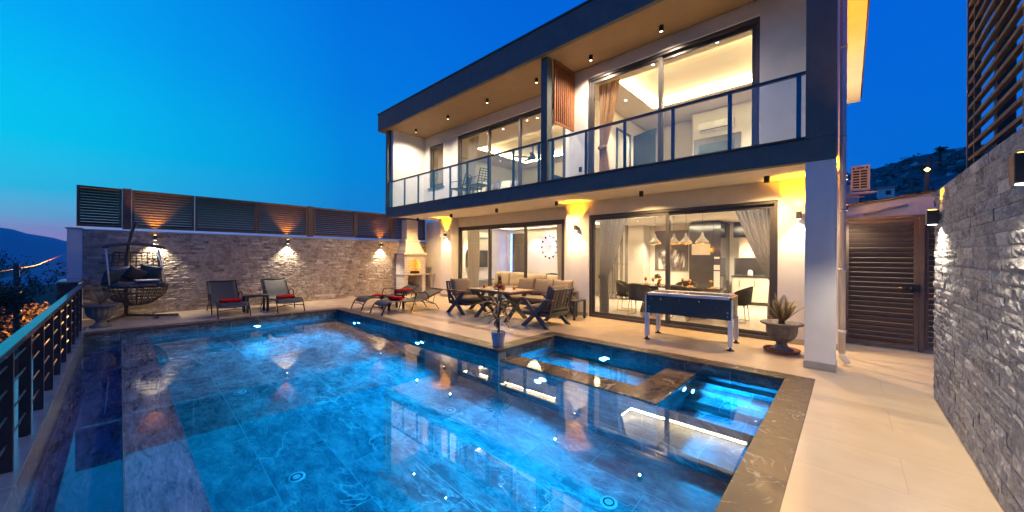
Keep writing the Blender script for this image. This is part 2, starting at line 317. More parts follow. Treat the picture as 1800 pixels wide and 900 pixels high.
M['bbq_x'] = brick_paint('white_brick_x', 'xz'); M['bbq_y'] = brick_paint('white_brick_y', 'yz')

for _k in ('curtain', 'curtain_blue', 'curtain_gold'):
    nt = M[_k].node_tree; b = next(n for n in nt.nodes if n.type == 'BSDF_PRINCIPLED'); o = next(n for n in nt.nodes if n.type == 'OUTPUT_MATERIAL')
    tl = N(nt, 'ShaderNodeBsdfTranslucent'); nt.links.new(b.inputs['Base Color'].links[0].from_socket, tl.inputs[0])
    mm = N(nt, 'ShaderNodeMixShader'); mm.inputs[0].default_value = .6; nt.links.new(b.outputs[0], mm.inputs[1]); nt.links.new(tl.outputs[0], mm.inputs[2]); nt.links.new(mm.outputs[0], o.inputs[0])
# ---------------------------------------------------------------- mesh builder
class MB:
    def __init__(s): s.v = []; s.f = []; s.mi = []
    def add(s, vs, fs, m=0):
        n = len(s.v); s.v += [tuple(v) for v in vs]; s.f += [tuple(i+n for i in f) for f in fs]; s.mi += [m]*len(fs); return s
    def box(s, x0, x1, y0, y1, z0, z1, m=0):
        return s.add([(x0, y0, z0), (x1, y0, z0), (x1, y1, z0), (x0, y1, z0), (x0, y0, z1), (x1, y0, z1), (x1, y1, z1), (x0, y1, z1)],
                     [(0, 3, 2, 1), (4, 5, 6, 7), (0, 1, 5, 4), (1, 2, 6, 5), (2, 3, 7, 6), (3, 0, 4, 7)], m)
    def cbox(s, c, d, rot=None, m=0):
        hx, hy, hz = (k/2 for k in d)
        vs = [Vector(v) for v in ((-hx, -hy, -hz), (hx, -hy, -hz), (hx, hy, -hz), (-hx, hy, -hz), (-hx, -hy, hz), (hx, -hy, hz), (hx, hy, hz), (-hx, hy, hz))]
        if rot is not None: vs = [rot @ v for v in vs]
        return s.add([v + Vector(c) for v in vs], [(0, 3, 2, 1), (4, 5, 6, 7), (0, 1, 5, 4), (1, 2, 6, 5), (2, 3, 7, 6), (3, 0, 4, 7)], m)
    def bar(s, a, b, w, h, up=(0, 0, 1), m=0):
        a, b = Vector(a), Vector(b); d = (b-a); L = d.length; d.normalize()
        u = Vector(up); x = d.cross(u)
        if x.length < 1e-4: x = d.cross(Vector((1, 0, 0)))
        x.normalize(); z = x.cross(d)
        return s.cbox((a+b)/2, (w, L, h), Matrix((x, d, z)).transposed(), m)
    def quad(s, a, b, c, d, m=0): return s.add([a, b, c, d], [(0, 1, 2, 3)], m)
    def tube(s, pts, r, n=8, cap=True, m=0):
        pts = [Vector(p) for p in pts]; k = len(pts); rs = r if isinstance(r, (list, tuple)) else [r]*k
        vs = []; up = Vector((0, 0, 1)); px = None
        for i, p in enumerate(pts):
            t = (pts[min(i+1, k-1)] - pts[max(i-1, 0)]).normalized()
            if px is None:
                px = t.cross(up)
                if px.length < 1e-3: px = t.cross(Vector((1, 0, 0)))
            px = (px - t*px.dot(t)).normalized(); py = t.cross(px)
            vs += [p + (px*math.cos(2*PI*j/n) + py*math.sin(2*PI*j/n))*rs[i] for j in range(n)]
        fs = [(i*n+j, i*n+(j+1) % n, (i+1)*n+(j+1) % n, (i+1)*n+j) for i in range(k-1) for j in range(n)]
        if cap: fs += [tuple(range(n))[::-1], tuple(range((k-1)*n, k*n))]
        return s.add(vs, fs, m)
    def lathe(s, prof, n=24, c=(0, 0, 0), flute=None, m=0):
        vs = []
        for r, z in prof:
            for j in range(n):
                a = 2*PI*j/n; rr = r
                if flute and flute[0] <= z <= flute[1]: rr = r*(1 - flute[3]*(.5+.5*math.cos(flute[2]*a)))
                vs.append((c[0]+rr*math.cos(a), c[1]+rr*math.sin(a), c[2]+z))
        k = len(prof)
        fs = [(i*n+j, i*n+(j+1) % n, (i+1)*n+(j+1) % n, (i+1)*n+j) for i in range(k-1) for j in range(n)]
        if prof[0][0] > 1e-4: fs.append(tuple(range(n))[::-1])
        if prof[-1][0] > 1e-4: fs.append(tuple(range((k-1)*n, k*n)))
        return s.add(vs, fs, m)
    def prism(s, poly, axis, a, b, m=0):
        # poly 2D points; extruded along axis from a to b
        def P(u, v, w): return {'x': (w, u, v), 'y': (u, w, v), 'z': (u, v, w)}[axis]
        n = len(poly); vs = [P(u, v, a) for u, v in poly] + [P(u, v, b) for u, v in poly]
        fs = [tuple(range(n))[::-1], tuple(range(n, 2*n))] + [(i, (i+1) % n, n+(i+1) % n, n+i) for i in range(n)]
        return s.add(vs, fs, m)
    def grid(s, fn, nu, nv, m=0):
        vs = [fn(i/nu, j/nv) for j in range(nv+1) for i in range(nu+1)]
        return s.add(vs, [(j*(nu+1)+i, j*(nu+1)+i+1, (j+1)*(nu+1)+i+1, (j+1)*(nu+1)+i) for j in range(nv) for i in range(nu)], m)
    def pillow(s, c, w, h, t, rot=None, n=10, m=0, pinch=.08):
        rot = rot or Matrix.Identity(3)
        for sg in (1, -1):
            def fn(u, v, sg=sg):
                x, y = 2*u-1, 2*v-1
                k = 1 - pinch*(1-abs(x)**2)*abs(y)**6; k2 = 1 - pinch*(1-abs(y)**2)*abs(x)**6
                z = ((1-x**4)*(1-y**4))**.5*t/2*sg
                return Vector(c) + rot @ Vector((x*w/2*k2, y*h/2*k, z))
            s.grid(fn, n, n, m)
        return s
    def build(s, name, mats, parent=None, smooth=False, bevel=0, solid=0, subd=0):
        me = bpy.data.meshes.new(name); me.from_pydata(s.v, [], s.f); me.update()
        mats = mats if isinstance(mats, list) else [mats]
        for m in mats: me.materials.append(m)
        if len(mats) > 1:
            for p, i in zip(me.polygons, s.mi): p.material_index = i
        bm = bmesh.new(); bm.from_mesh(me)
        if smooth or solid: bmesh.ops.remove_doubles(bm, verts=bm.verts, dist=1e-5)
        if smooth or solid or bevel: bmesh.ops.recalc_face_normals(bm, faces=bm.faces)
        bm.to_mesh(me); bm.free()
        o = bpy.data.objects.new(name, me); C.objects.link(o)
        if smooth:
            for p in me.polygons: p.use_smooth = True
        if parent: o.parent = parent
        if solid:
            k = o.modifiers.new('s', 'SOLIDIFY'); k.thickness = solid
        if bevel:
            k = o.modifiers.new('b', 'BEVEL'); k.width = bevel; k.segments = 2; k.limit_method = 'ANGLE'; k.angle_limit = R(40)
        if subd:
            k = o.modifiers.new('d', 'SUBSURF'); k.levels = subd; k.render_levels = subd
        return o
def tag(o, label=None, cat=None, group=None, kind=None):
    if label: o['label'] = label
    if cat: o['category'] = cat
    if group: o['group'] = group
    if kind: o['kind'] = kind
    return o
def thing(name, label, cat, loc=(0, 0, 0), rz=0, group=None):
    o = bpy.data.objects.new(name, None); C.objects.link(o); o.empty_display_size = .1
    o.location = loc; o.rotation_euler = (0, 0, rz); return tag(o, label, cat, group)
def struct(o, label=None, cat=None): return tag(o, label, cat, None, 'structure')
def copy_thing(src, label, loc, rz=0, group=None):
    def rec(o, par):
        c = o.copy(); C.objects.link(c)
        if par: c.parent = par
        for ch in [x for x in bpy.data.objects if x.parent == o and x is not c]: rec(ch, c)
        return c
    c = rec(src, None); c.location = loc; c.rotation_euler = (0, 0, rz); c['label'] = label
    if group: c['group'] = group
    return c
GAIN = {'pool_light_beam': 1.1, 'lamp_glow': 1, 'can_beam': 2.9, 'downlight_beam': 6.0, 'up_beam': 2.4, 'down_beam': 1.7}
def light(kind, name, loc, energy, col, parent=None, rot=(0, 0, 0), size=.05, spot=None, blend=.5, sy=None):
    d = bpy.data.lights.new(name, kind); d.energy = energy*GAIN.get(name, 1.7); d.color = col
    if kind == 'AREA':
        d.shape = 'RECTANGLE'; d.size = size; d.size_y = sy or size
    else: d.shadow_soft_size = size
    if spot: d.spot_size = spot; d.spot_blend = blend
    o = bpy.data.objects.new(name, d); C.objects.link(o); o.location = loc; o.rotation_euler = rot
    if parent: o.parent = parent
    return o
def rect(b, x0, x1, y0, y1, z, m=0): return b.quad((x0, y0, z), (x1, y0, z), (x1, y1, z), (x0, y1, z), m)

# ---------------------------------------------------------------- ground, pool
b = MB()
rect(b, -13.3, -10.98, -.88, 9.0, 0); rect(b, -10.98, -5.62, 4.5, 9.0, 0) ; rect(b, -5.62, -4.48, 4.5, 8.45, 0)
rect(b, -4.48, -.3, 6.03, 8.45, 0); rect(b, -.3, 1.3, -3.5, 9.6, 0)
struct(b.build('deck', M['deck']))
b = MB(); T = .006
def cop(x0, x1, y0, y1): b.box(x0, x1, y0, y1, -.045, T)
cop(-10.98, -10.69, -.47, 4.5)
cop(-10.69, -4.48, 4.21, 4.5)
cop(-4.48, -4.19, 4.21, 6.03)
cop(-4.19, -.59, 5.77, 6.03)
cop(-.59, -.3, -.47, 6.03)
struct(b.build('coping', M['coping'], bevel=.004))
b = MB(); b.box(-11.9, -.3, -.88, -.47, -.25, .002); struct(b.build('ledge', M['ledge'], bevel=.004))
# pool basin
ZF = -1.5
b = MB(); rect(b, -10.7, -.58, .43, 5.8, ZF); struct(b.build('pool_floor', M['poolfloor']))
b = MB()
b.box(-10.7, -4.2, 4.22, 4.4, ZF, -.047); b.box(-4.2, -.58, 5.78, 5.96, ZF, -.047)
b.box(-4.2, -1.63, 4.25, 4.65, ZF, -.2)
b.box(-10.7, -.58, .03, .428, ZF, -.2)
struct(b.build('pool_wall', M['poolwall']))
b = MB()
b.box(-10.88, -10.7, -.47, 4.4, ZF, -.047); b.box(-4.38, -4.2, 4.41, 5.96, ZF, -.047); b.box(-.58, -.4, -.47, 5.96, ZF, -.047)
b.box(-2.05, -1.632, 4.652, 5.778, ZF, -.2)
struct(b.build('pool_end_wall', M['poolwall_y']))
b = MB(); rect(b, -4.2, -2.05, 4.65, 5.78, -.75); struct(b.build('hot_tub_floor', M['poolfloor']))
b = MB(); b.box(-4.2, -1.63, 4.25, 4.652, -.2, -.158); b.box(-2.05, -1.632, 4.654, 5.778, -.2, -.158)
struct(b.build('hot_tub_rim', M['rim'], bevel=.004))
b = MB(); b.box(-10.7, -.58, .03, .43, -.2, -.176); struct(b.build('weir', M['weirstone'], bevel=.003))
b = MB()
for z, y in ((-.32, 5.6), (-.5, 5.44), (-.75, 5.22), (-1.0, 4.95), (-1.25, 4.25)):
    b.box(-1.63, -.58, y, 5.78, ZF if z == -1.25 else z-.25, z)
b2 = MB()
prev = 5.78
for z, y in ((-.32, 5.6), (-.5, 5.44), (-.75, 5.22), (-1.0, 4.95), (-1.25, 4.3)):
    b2.box(-1.628, -.582, y, prev, ZF, z); prev = y
struct(b2.build('pool_steps', M['poolwall'], bevel=.006))
b = MB(); rect(b, -10.7, -.58, .032, .43, -.17); struct(b.build('weir_water', M['film']))
b = MB(); rect(b, -10.7, -.58, .43, 4.22, -.17); rect(b, -4.2, -.58, 4.22, 5.78, -.17)
struct(b.build('pool_water', M['water']))
b = MB(); b.box(-10.7, -.58, -.47, .022, -.34, -.32); struct(b.build('channel_floor', M['channel']))
b = MB(); rect(b, -10.7, -.58, -.47, .028, -.215); struct(b.build('channel_water', M['film']))
b = MB(); b.box(-10.7, -.58, -.5, -.472, -.62, -.047); struct(b.build('channel_wall', M['marble_dark']))
b = MB(); b.box(-10.7, -.58, .024, .0295, -.6, -.166); struct(b.build('weir_edge', M['ledge']))

def disc_thing(kind, label, cat, loc, r, normal, parts, group):
    t = thing(kind, label, cat, loc, 0, group)
    z = Vector(normal); q = z.to_track_quat('Z', 'Y'); t.rotation_mode = 'QUATERNION'; t.rotation_quaternion = q
    for nm, prof, mt in parts: MB().lathe([(a*r, c*r) for a, c in prof], 20).build(nm, M[mt], t, smooth=False)
    return t
xs = (-9.55, -6.9, -4.25, -1.72); g = 'round inlets in the pool floor'
xn = ('farthest one', 'second from far end', 'third from far end', 'nearest one')
for i, x in enumerate(xs):
    for j, (y, rn) in enumerate(((1.27, 'row along spillway'), (3.28, 'row towards house'))):
        disc_thing('pool_inlet', 'round inlet on pool floor, %s, %s' % (rn, xn[i]), 'pool inlet', (x, y, ZF), .085, (0, 0, 1),
                   [('cover', [(1, 0), (1, .08), (.75, .16), (.72, .1), (.45, .12), (.4, .2), (0, .22)], 'inlet'), ('grille', [(.66, .1), (.66, .14), (.5, .15), (.5, .1)], 'black')], g)
disc_thing('pool_inlet', 'round white inlet cover in the middle of the hot tub floor', 'pool inlet', (-3.17, 5.4, -.75), .085, (0, 0, 1), [('cover', [(1, 0), (1, .08), (.75, .16), (.4, .2), (0, .22)], 'inlet')], g)
disc_thing('pool_inlet', 'round white inlet cover on the submerged stair tread', 'pool inlet', (-1.1, 5.33, -.745), .075, (0, 0, 1), [('cover', [(1, 0), (1, .08), (.75, .16), (.4, .2), (0, .22)], 'inlet')], g)
g = 'underwater pool lights'
PC = (.02, .50, 1.0)
for lab, p, n, e in (('underwater light on long pool wall below the loungers', (-9.3, 4.22, -.36), (0, -1, 0), 60),
                  ('underwater light on long pool wall below the dining set', (-6.4, 4.22, -.40), (0, -1, 0), 70),
                  ('underwater light on pool side of the hot tub wall', (-3.3, 4.25, -.46), (0, -1, 0), 70),
                  ('underwater light on the rear wall of the hot tub', (-3.1, 5.78, -.36), (0, -1, 0), 85),
                  ('underwater light on end wall of hot tub above submerged steps', (-1.632, 5.2, -.38), (1, 0, 0), 60)):
    t = disc_thing('pool_light', lab, 'pool light', p, .065, n, [('ring', [(1.3, 0), (1.3, .12), (1.0, .2), (1.0, 0)], 'inlet'), ('lens', [(.98, .05), (.9, .22), (.5, .36), (0, .4)], 'pool_lens')], g)
    l = light('AREA', 'pool_light_beam', (0, 0, .12), e, PC, t, (PI, 0, 0), .1); l.data.shape = 'DISK'; l.data.spread = R(170)
# two added lamps, one on each end wall, put in to brighten the pool
for p, n, e, lab in (((-10.7, 2.3, -.4), (1, 0, 0), 25, 'added underwater light on the far end wall of the pool'), ((-.58, 2.4, -.5), (-1, 0, 0), 75, 'added unseen underwater light on end wall under the near coping')):
    t = disc_thing('pool_light', lab, 'pool light', p, .065, n, [('ring', [(1.3, 0), (1.3, .12), (1.0, .2), (1.0, 0)], 'inlet'), ('lens', [(.98, .05), (.9, .22), (.5, .36), (0, .4)], 'pool_lens')], g)
    l = light('AREA', 'pool_light_beam', (0, 0, .12), e, PC, t, (PI, 0, 0), .1); l.data.shape = 'DISK'; l.data.spread = R(170)

# ---------------------------------------------------------------- terrain
def hh(x, y):
    return math.sin(x*.37+1.3)*math.cos(y*.29)+.5*math.sin(x*.9+y*.7)+.3*math.sin(x*2.1-y*1.7)
def terr(u, v):
    a = 2*PI*u; r = .3*(11500/.3)**v
    x, y = -6 + math.cos(a)*r, 4 + math.sin(a)*r
    z = -2.6 - .16*min(max(0, -15-x), 5000)**.83 - .2*min(max(0, -3-y), 3000)**.8 + .2*hh(x, y)*min(1, r/8)
    return (x, y, max(z, -112 + .5*hh(x*.01, y*.01)))
b = MB(); b.grid(terr, 120, 70); struct(b.build('ground', M['ground'], smooth=True))
def polar_hill(name, mat, a0, a1, rr, top, n=60, m=14, base=-150, rough=0):
    b = MB(); r0, r1 = rr
    def fn(u, v):
        a = a0 + (a1-a0)*u; r = r0 + (r1-r0)*v; az = R(a)
        e = top(a)
        zt = 1.55 + math.tan(R(e))*r1
        z = base + (zt-base)*math.sin(v*PI/2)**.9
        z += rough*(hh(u*60, v*30)+.6*hh(u*140, v*90))*(.3+.7*v)
        return (-math.sin(az)*r, math.cos(az)*r, z)
    b.grid(fn, n, m); return struct(b.build(name, mat, smooth=True))
def interp(pts):
    def f(a):
        if a <= pts[0][0]: return pts[0][1]
        for (x0, y0), (x1, y1) in zip(pts, pts[1:]):
            if a <= x1: return y0 + (y1-y0)*(a-x0)/(x1-x0)
        return pts[-1][1]
    return f
fm = interp([(60, .2), (84, .4), (93.4, 1.15), (95.5, 1.72), (97.5, 2.3), (101, 2.7), (108, 2.1), (120, 1.2), (150, .6)])
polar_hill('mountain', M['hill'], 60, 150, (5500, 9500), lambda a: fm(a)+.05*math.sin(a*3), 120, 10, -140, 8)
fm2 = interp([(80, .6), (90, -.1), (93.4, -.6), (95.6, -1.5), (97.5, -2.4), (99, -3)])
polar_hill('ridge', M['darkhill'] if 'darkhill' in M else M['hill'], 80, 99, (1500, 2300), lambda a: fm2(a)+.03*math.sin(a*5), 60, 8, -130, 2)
ft = interp([(-40, 12), (-20, 11.3), (-8, 10.9), (-4.8, 10.5), (-2.5, 9.9), (0, 9.5), (4, 9.2), (20, 8)])
b = MB()
def hillf(u, v):
    a = -45 + 60*u; az = R(a); r = 15 + 150*v
    e = 3.0 + (ft(a)-3.0)*v**.55
    z = 1.55 + math.tan(R(e))*r + (.35*hh(r*.6, a*2.3)+.25*hh(r*1.7, a*5))*(.4+v)
    return (-math.sin(az)*r, math.cos(az)*r, z)
b.grid(hillf, 150, 60); struct(b.build('hillside', M['rock'], smooth=True))
def leaf_cloud(b, c, rad, n, size, seed=0, flat=1.0, clump=10):
    rn = random.Random(seed); cs = []
    for i in range(clump):
        d = Vector((rn.gauss(0, 1), rn.gauss(0, 1), rn.gauss(0, 1))).normalized()*rn.random()**.4
        cs.append((Vector((d.x*rad[0], d.y*rad[1], d.z*rad[2]))*.75, rn.uniform(.25, .5)))
    for i in range(n):
        cc, cr = cs[rn.randrange(clump)]
        d = Vector((rn.gauss(0, 1), rn.gauss(0, 1), rn.gauss(0, 1))).normalized()*(rn.random()**.5)*cr
        p = Vector(c) + cc + Vector((d.x*rad[0], d.y*rad[1], d.z*rad[2]))
        t = Vector((rn.gauss(0, 1), rn.gauss(0, 1), rn.gauss(0, .7))).normalized(); q = t.cross(Vector((rn.gauss(0, 1), rn.gauss(0, 1), rn.gauss(0, 1)))).normalized()
        s = size*rn.uniform(.6, 1.4)
        b.add([p - t*s, p + q*s*.4, p + t*s, p - q*s*.4], [(0, 1, 2, 3)])
b = MB(); rn = random.Random(5)
for i in range(260):
    u = rn.uniform(.55, .98); v = rn.random()**1.4; p = hillf(u, v); s = rn.uniform(.3, 1.1)*(.4+v*1.8)
    leaf_cloud(b, (p[0], p[1], p[2]+s*.3), (s, s, s*.7), 40, .13*s+.05, i, clump=4)
tag(b.build('hillside_scrub', M['darkleaf']), 'dark scrub and boulders dotted over the hillside behind the gate', 'scrub', kind='stuff')
b = MB()
for i in range(170):
    u = rn.uniform(.55, .98); v = .2+.8*rn.random(); p = hillf(u, v); s = rn.uniform(.15, .6)*(.4+v*1.6)
    vs = [Vector((rn.gauss(0, 1), rn.gauss(0, 1), rn.gauss(0, .6))).normalized()*s*rn.uniform(.7, 1) + Vector(p) for _ in range(9)]
    bm = bmesh.new(); [bm.verts.new(x) for x in vs]; bmesh.ops.convex_hull(bm, input=bm.verts); bm.verts.index_update()
    b.add([x.co for x in bm.verts], [[y.index for y in f.verts] for f in bm.faces]); bm.free()
tag(b.build('hillside_rocks', M['concrete']), 'pale boulders scattered on the hillside behind the gate', 'boulders', kind='stuff')

# ---------------------------------------------------------------- split-face stone walls
def stone_wall(name, axis, plane, a0, a1, z0, z1, rowh, lens, sgn, grid, depth, seed, label):
    rn = random.Random(seed); b = MB(); tones = []
    nu, nv = grid
    def P(a, z, d): return (plane + sgn*d, a, z) if axis == 'x' else (a, plane + sgn*d, z)
    z = z0; rows = round((z1-z0)/rowh); rh = (z1-z0)/rows
    for r in range(rows):
        a = a0 - rn.uniform(0, lens[1])
        while a < a1:
            L = rn.uniform(*lens); s, e = max(a, a0), min(a+L, a1); a += L
            if e - s < .02: continue
            g = .0015; s += g; e -= g; zz0, zz1 = z0+r*rh+g, z0+(r+1)*rh-g
            d0 = rn.uniform(.55, 1)*depth; tn = rn.random()
            tone = .15+.5*tn if rn.random() > .12 else rn.choice((0.0, .95))
            tl = rn.uniform(-.5, .5)*depth; n0 = len(b.v); vs = []
            for j in range(nv+1):
                for i in range(nu+1):
                    u, v = i/nu, j/nv
                    edge = (i in (0, nu)) or (j in (0, nv))
                    d = d0 + tl*(v-.5)*1.2 + rn.uniform(-.5, .5)*depth*.7 if not edge else d0*.7 + rn.uniform(-.2, .2)*depth*.5
                    jz = 0 if j in (0, nv) else rn.uniform(-.25, .25)*rh/nv; ja = 0 if i in (0, nu) else rn.uniform(-.3, .3)*(e-s)/nu
                    vs.append(P(s+(e-s)*u+ja, zz0+(zz1-zz0)*v+jz, max(.002, d)))
            fs = [(j*(nu+1)+i, j*(nu+1)+i+1, (j+1)*(nu+1)+i+1, (j+1)*(nu+1)+i) for j in range(nv) for i in range(nu)]
            # sides back to the backing plane
            ring = [i for i in range(nu+1)] + [(j+1)*(nu+1)-1 for j in range(1, nv+1)] + [nv*(nu+1)+i for i in range(nu-1, -1, -1)] + [j*(nu+1) for j in range(nv-1, 0, -1)]
            k = len(vs)
            for q in ring:
                p = list(vs[q]); p[0 if axis == 'x' else 1] = plane - sgn*.01; vs.append(tuple(p))
            m = len(ring); fs += [(ring[q], ring[(q+1) % m], k+(q+1) % m, k+q) for q in range(m)]
            b.add(vs, fs); tones += [tone]*len(vs)
    o = b.build(name, M['stone_r' if label else 'stone'])
    at = o.data.attributes.new('tone', 'FLOAT', 'POINT'); at.data.foreach_set('value', tones)
    return o
t = thing('stone_wall', 'long split-face stone wall at far end of the pool under the slatted screens', 'stone wall', (0, 0, 0))
stone_wall('stone_cladding', 'x', -13.3, -.6, 8.9, .004, 2.1, .062, (.09, .32), 1, (5, 2), .020, 3, '').parent = t
MB().box(-13.5, -13.302, -.62, 9.1, -.3, 2.098).build('core', M['concrete'], t)
MB().box(-13.52, -13.29, -.62, 9.1, 2.104, 2.135).build('wall_cap', M['concrete'], t, bevel=.004)
t = thing('stone_wall', 'tall split-face stone wall along walkway at right with box sconces', 'stone wall', (0, 0, 0))
stone_wall('stone_cladding', 'x', .72, -3.2, 6.2, .004, 2.29, .083, (.13, .42), -1, (9, 4), .017, 8, 'r').parent = t
stone_wall('end_cladding', 'y', 6.2, .74, .96, .004, 2.29, .083, (.10, .22), 1, (3, 3), .014, 9, 'r').parent = t
MB().box(.722, .96, -3.2, 6.198, -.2, 2.288).build('core', M['concrete'], t)

t = thing('boundary_pillar', 'tall white rendered pillar closing the left end of the stone wall', 'pillar', (-13.4, -.74, 0))
MB().box(-.13, .1, -.1, .135, -2.5, 2.13).build('shaft', M['plaster'], t, bevel=.006)
MB().box(-.16, .13, -.13, .138, 2.134, 2.16).build('cap', M['concrete'], t, bevel=.004)
t = thing('end_pillar', 'low dark marble pillar where the pool railing ends', 'pillar', (-12.6, -.74, 0))
MB().box(-.68, .70, -.14, .14, -2.5, .935).build('shaft', M['pillar'], t, bevel=.004)
MB().box(-.64, .70, .142, .152, .004, .93).build('painted_lit_face', M['plaster'], t)  # pale layer stands in for light falling on this side of the pillar
tag(bpy.data.objects['painted_lit_face'], 'side face made pale for the light on it')
MB().box(-.66, .72, -.16, .17, .937, .965).build('top_slab', M['ledge'], t, bevel=.004)

# pool railing
t = thing('pool_railing', 'grey metal railing with wide flat handrail along pool channel', 'railing', (0, 0, 0))
MB().box(-11.9, 1.2, -.57, -.49, .875, .915).build('handrail', M['handrail'], t, bevel=.004)
for k in range(16):
    x = -11.2 + .76*k
    if x > 1.1: break
    MB().box(x-.02, x+.02, -.575, -.51, .003, .874).build('post', M['rail'], t, bevel=.003)
for z in (.2, .39, .58, .75): MB().tube([(-11.9, -.54, z), (1.2, -.54, z)], .007, 6).build('rod', M['rail'], t, smooth=True)

# ---------------------------------------------------------------- slatted screens
def louver(b, axis, plane, a0, a1, z0, z1, n, thick=.035, tilt=.6, fr=.05, w=.006, fill=.405):
    # frame then slats, slats tilted
    def bx(s0, s1, zz0, zz1, d0, d1):
        (b.box(plane+d0, plane+d1, s0, s1, zz0, zz1) if axis == 'x' else b.box(s0, s1, plane+d0, plane+d1, zz0, zz1))
    h = thick/2
    bx(a0, a0+fr, z0, z1, -h, h); bx(a1-fr, a1, z0, z1, -h, h); bx(a0+fr, a1-fr, z0, z0+fr, -h, h); bx(a0+fr, a1-fr, z1-fr, z1, -h, h)
    p = (z1-z0-2*fr)/n
    for i in range(n):
        zc = z0+fr+p*(i+.5); dz = -p*fill; dx = h*.95
        if axis == 'x': vs = [(plane+dx, zc-dz), (plane+dx, zc-dz-w), (plane-dx, zc+dz), (plane-dx, zc+dz+w)]
        else: vs = [(plane-dx, zc-dz), (plane-dx, zc-dz-w), (plane+dx, zc+dz), (plane+dx, zc+dz+w)]
        if axis == 'x': b.add([(u, a0+fr, v) for u, v in vs]+[(u, a1-fr, v) for u, v in vs], [(0, 1, 2, 3), (7, 6, 5, 4), (0, 4, 5, 1), (1, 5, 6, 2), (2, 6, 7, 3), (3, 7, 4, 0)])
        else: b.add([(a0+fr, u, v) for u, v in vs]+[(a1-fr, u, v) for u, v in vs], [(0, 1, 2, 3), (7, 6, 5, 4), (0, 4, 5, 1), (1, 5, 6, 2), (2, 6, 7, 3), (3, 7, 4, 0)])
t = thing('slatted_screen', 'brown louvred metal screen on top of the far stone wall', 'screen fence', (0, 0, 0))
ed = [(-.7, .03), (.2, 1.40), (1.42, 2.84), (2.86, 4.28), (4.47, 5.9), (5.92, 7.34), (7.36, 8.9)]
for a0, a1 in ed:
    b = MB(); louver(b, 'x', -13.38, a0, a1, 2.2, 3.17, 13, .10, w=.012); b.build('louvre_panel', M['louver'], t)
for y in (.115, 4.375): MB().box(-13.45, -13.32, y-.08, y+.08, 2.165, 3.19).build('post', M['louver'], t, bevel=.004)
t = thing('slatted_screen', 'tall open slatted metal screen standing on the right stone wall', 'screen fence', (0, 0, 0))
for a0, a1 in ((3.72, 5.2), (2.2, 3.68), (.68, 2.16), (-.84, .64)):
    b = MB(); fr = .035
    X0 = .80
    b.box(X0-.02, X0+.02, a0, a0+fr, 2.31, 6.2); b.box(X0-.02, X0+.02, a1-fr, a1, 2.31, 6.2); b.box(X0-.02, X0+.02, a0+fr, a1-fr, 2.31, 2.345)
    if a0 == 3.72: b.box(X0-.018, X0+.018, 4.93, 4.955, 2.345, 6.2)
    k = 0; z = 2.42
    while z < 6.15:
        b.box(X0-.016, X0+.016, a0+fr, 4.93 if a0 == 3.72 else a1-fr, z, z+.028)
        if a0 == 3.72: b.box(X0-.016, X0+.016, 4.955, a1-fr, z, z+.028)
        z += .115
    b.build('slat_panel', M['louver'], t)
for y in (4.75, 3.45, 1.9, .3): MB().box(.86, .95, y-.045, y+.045, 2.29, 6.2).build('post', M['black'], t)
MB().bar((.905, 4.75, 4.0), (.905, 2.9, 2.65), .06, .1).build('brace', M['trim'], t)

# ---------------------------------------------------------------- the gate end
t = thing('gate', 'brown louvred metal gate between the house and the right wall', 'gate', (0, 0, 0))
b = MB(); b.box(-.1, -.05, 8.94, 9.0, 0.01, 2.27); b.box(.86, .92, 8.93, 9.01, 0.01, 2.27); b.box(-.05, .86, 8.94, 9.0, 2.22, 2.27); b.build('gate_frame', M['louver'], t, bevel=.003)
b = MB(); louver(b, 'y', 8.96, -.045, .855, .05, 2.215, 24, .045, fr=.055, w=.004, fill=.47); b.build('gate_leaf', M['louver'], t)
b = MB(); louver(b, 'y', 8.97, .925, 1.3, .05, 2.27, 24, .045, fr=.04, w=.004, fill=.47); b.build('side_panel', M['louver'], t)
b = MB(); b.box(.66, .87, 8.915, 8.932, 1.0, 1.12); l = b.build('lock_plate', M['black'], t, bevel=.003)
b = MB(); b.tube([(.70, 8.92, 1.06), (.70, 8.87, 1.06), (.62, 8.87, 1.06)], .009, 8); b.lathe([(0, 0), (.02, 0), (.02, .01), (0, .012)], 12, (.77, 8.905, 1.055)); b.build('handle', M['gold'], l, smooth=True)
t = thing('boundary_wall', 'plain rendered boundary wall with sloping top behind the gate', 'wall', (0, 0, 0))
MB().prism([(-.1, -.3), (1.6, -.3), (1.6, 2.72), (-.1, 2.49)], 'y', 9.25, 9.4).build('wall', M['plaster'], t)
MB().prism([(-.1, 2.492), (1.6, 2.722), (1.6, 2.76), (-.1, 2.53)], 'y', 9.2, 9.5).build('coping_tiles', M['bark'], t)
MB().tube([(.2, 9.22, 2.36), (.75, 9.22, 2.47)], .02, 8).build('conduit', M['concrete'], t, smooth=True)

t = thing('air_conditioner', 'beige outdoor air conditioner unit on wall brackets above the gate', 'air conditioner', (.03, 9.5, 2.82))
MB().box(0, .27, 0, .32, 0, .48).build('casing', M['acunit'], t, bevel=.012)
b = MB()
for i in range(7):
    for j in range(2): b.box(.03+j*.105, .12+j*.105, -.004, .002, .05+i*.05, .085+i*.05)
b.box(.03, .055, -.004, .002, .41, .45); b.box(.08, .19, -.004, .002, .42, .445); b.box(.21, .235, -.004, .002, .41, .45)
b.build('grille', M['black'], t)
b = MB(); b.box(-.15, .36, .0, .03, -.05, -.02); b.box(-.15, .34, .25, .28, -.05, -.02); b.box(-.16, .2, .05, .08, -.12, -.1); b.build('bracket', M['pipe'], t)
t = thing('air_conditioner', 'second outdoor air conditioner unit partly hidden by the downpipe', 'air conditioner', (-.07, 11.2, 2.7))
MB().box(0, .24, 0, .3, 0, .5).build('casing', M['acunit'], t, bevel=.012)
MB().box(-.05, .26, -.01, .3, -.04, -.005).build('bracket', M['pipe'], t)

